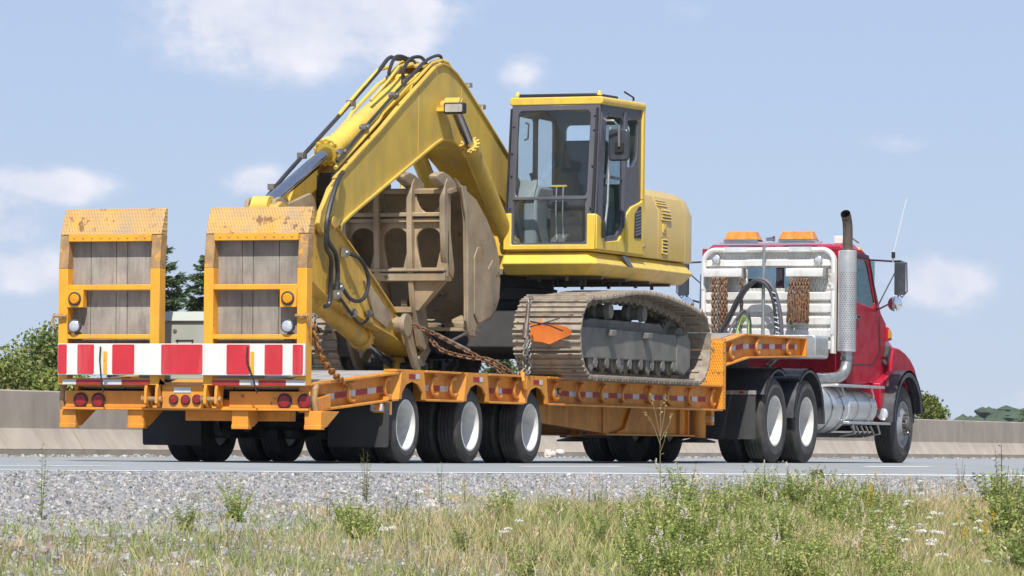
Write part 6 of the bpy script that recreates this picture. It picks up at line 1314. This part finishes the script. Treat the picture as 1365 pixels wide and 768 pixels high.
MB().tube([(5.76, -1.27, .97), (5.70, -1.30, .95), (5.68, -1.32, .88), (5.72, -1.32, .80), (5.80, -1.30, .79), (5.84, -1.28, .83)], .020, 8).build('hook', M['orange'], hk)
MB().tube([(6.02, -1.26, 1.52), (6.18, -1.42, 1.48), (6.26, -1.55, 1.42)], .008, 5).tube([(6.02, -1.26, 1.46), (6.2, -1.40, 1.52), (6.28, -1.50, 1.56)], .008, 5).build('binder_wire', M['black'], hk)
def flag(label, dy, dz):
    """limp cloth wedge tied at its upper corner"""
    out = [(-1.07, 1.33), (-1.08, 1.515), (-1.24, 1.505), (-1.42, 1.49), (-1.50, 1.470), (-1.56, 1.43), (-1.54, 1.385), (-1.43, 1.345), (-1.30, 1.285), (-1.20, 1.310), (-1.12, 1.318)]
    m = MB().holed([(a + dy, b + dz) for a, b in out], [], 6.500, 6.504, 'x')
    m.v = [(x + .016 * math.sin((y - dy) * 21) * (1.56 - z + dz) * 4 - .035 * (z - dz - 1.28) * 0 + (.02 if z - dz < 1.4 else 0), y, z) for x, y, z in m.v]
    return tag(m.build('warning_flag', M['flag'], smooth=80), label, 'flag')
flag('orange cloth flag tied across the end of the near track', 0, 0)
flag('orange cloth flag on the far track, glimpsed beside the right ramp', 2.98, .06)
MB_cord = MB().tube([(6.50, -1.19, 1.50), (6.52, -1.19, 1.56)], .014, 6)
tag(MB_cord.build('flag_tie', M['flag']), 'short orange tie above the flag on the near track', 'tie')
fb_ = thing('far_ratchet_binder', 'dark binder and tangled chain on the far track beside the right ramp', 'binder', (6.3, 1.5, .95)); fb_.name = 'track_binder'; ORG['track_binder'] = (6.3, 1.5, .95)
MB().cyl((6.40, 1.62, 1.62), (6.30, 1.50, 1.40), .024, n=10).cyl((6.34, 1.48, 1.42), (6.40, 1.44, 1.05), .020, n=8).build('binder_barrel', M['dark'], fb_)
chain('chain', [(6.48, 1.42, 1.66), (6.36, 1.40, 1.52), (6.42, 1.36, 1.42), (6.30, 1.48, 1.48), (6.34, 1.46, 1.30), (6.40, 1.50, 1.10)], 'chaingrey', '', parent=fb_, link=.06, wire=.010, jit=.6)
# chain bundles hung on the headache rack
def bundle(label, ys, ztop, zbot, m, loops=True):
    t = thing('hanging_chain_bundle', label, 'chain', (18.08, sum(ys) / len(ys), zbot), 'chains hung on the headache rack')
    for k, y in enumerate(ys):
        z1 = zbot + random.uniform(0, .10); mm = m if not isinstance(m, (list, tuple)) else m[k % len(m)]
        chain('chain', [(18.06, y, ztop), (18.05 - .02 * (k % 2), y + random.uniform(-.015, .015), (ztop + z1) / 2), (18.06, y + random.uniform(-.02, .02), z1)], mm, '', parent=t, link=.07, wire=.010, wid=.024, jit=.25)
bundle('two long rusty chains hanging at the left of the headache rack', [.725, .70, .665, .64, .60, .575, .555], 2.45, 1.69, ['chain', 'chain', 'chaingrey', 'chain', 'chain'])
bundle('single thin rusty chain hanging behind the hose loop on the rack', [.335], 2.44, 1.72, 'chain')
bundle('dense cluster of rusty chains and hooks at the right of the rack', [-.35, -.39, -.43, -.47, -.51, -.55, -.59], 2.43, 1.84, 'chain')
bd2 = [o for o in COL.objects if o.name.startswith('hanging_chain_bundle')][-1]
for k in range(9):
    y = -.325 - k * .036; MB().tube([(18.03, y, 2.23), (18.02, y + random.uniform(-.02, .02), 2.05), (18.03, y + random.uniform(-.02, .02), 1.90 + random.uniform(-.05, .04)), (18.05, y + .02, 1.86), (18.06, y + .02, 1.93)], .012, 6).build('hook', M['chain'], bd2)


# ================================================================ air
hz = MB().box(-120, 1420, -400, 560, -6, 45).build('haze', [], smooth=0)
mh = bpy.data.materials.new('summer air'); mh.use_nodes = True; nt_ = mh.node_tree; nt_.nodes.clear()
pv = nt_.nodes.new('ShaderNodeVolumePrincipled'); pv.inputs['Color'].default_value = (.78, .86, 1, 1); pv.inputs['Density'].default_value = 0.0001; pv.inputs['Anisotropy'].default_value = 0.2
om = nt_.nodes.new('ShaderNodeOutputMaterial'); nt_.links.new(pv.outputs[0], om.inputs['Volume'])
hz.data.materials.append(mh); tag(hz, 'thin pale summer haze in the air', 'haze', kind='stuff')


# keep to three levels: thing > part > sub-part
def depth(o):
    d = 0
    while o.parent is not None: o = o.parent; d += 1
    return d
for o in list(COL.objects):
    while depth(o) > 2:
        p = o.parent; m = p.matrix_local.copy() @ o.matrix_local.copy()
        o.parent = p.parent; o.matrix_local = m
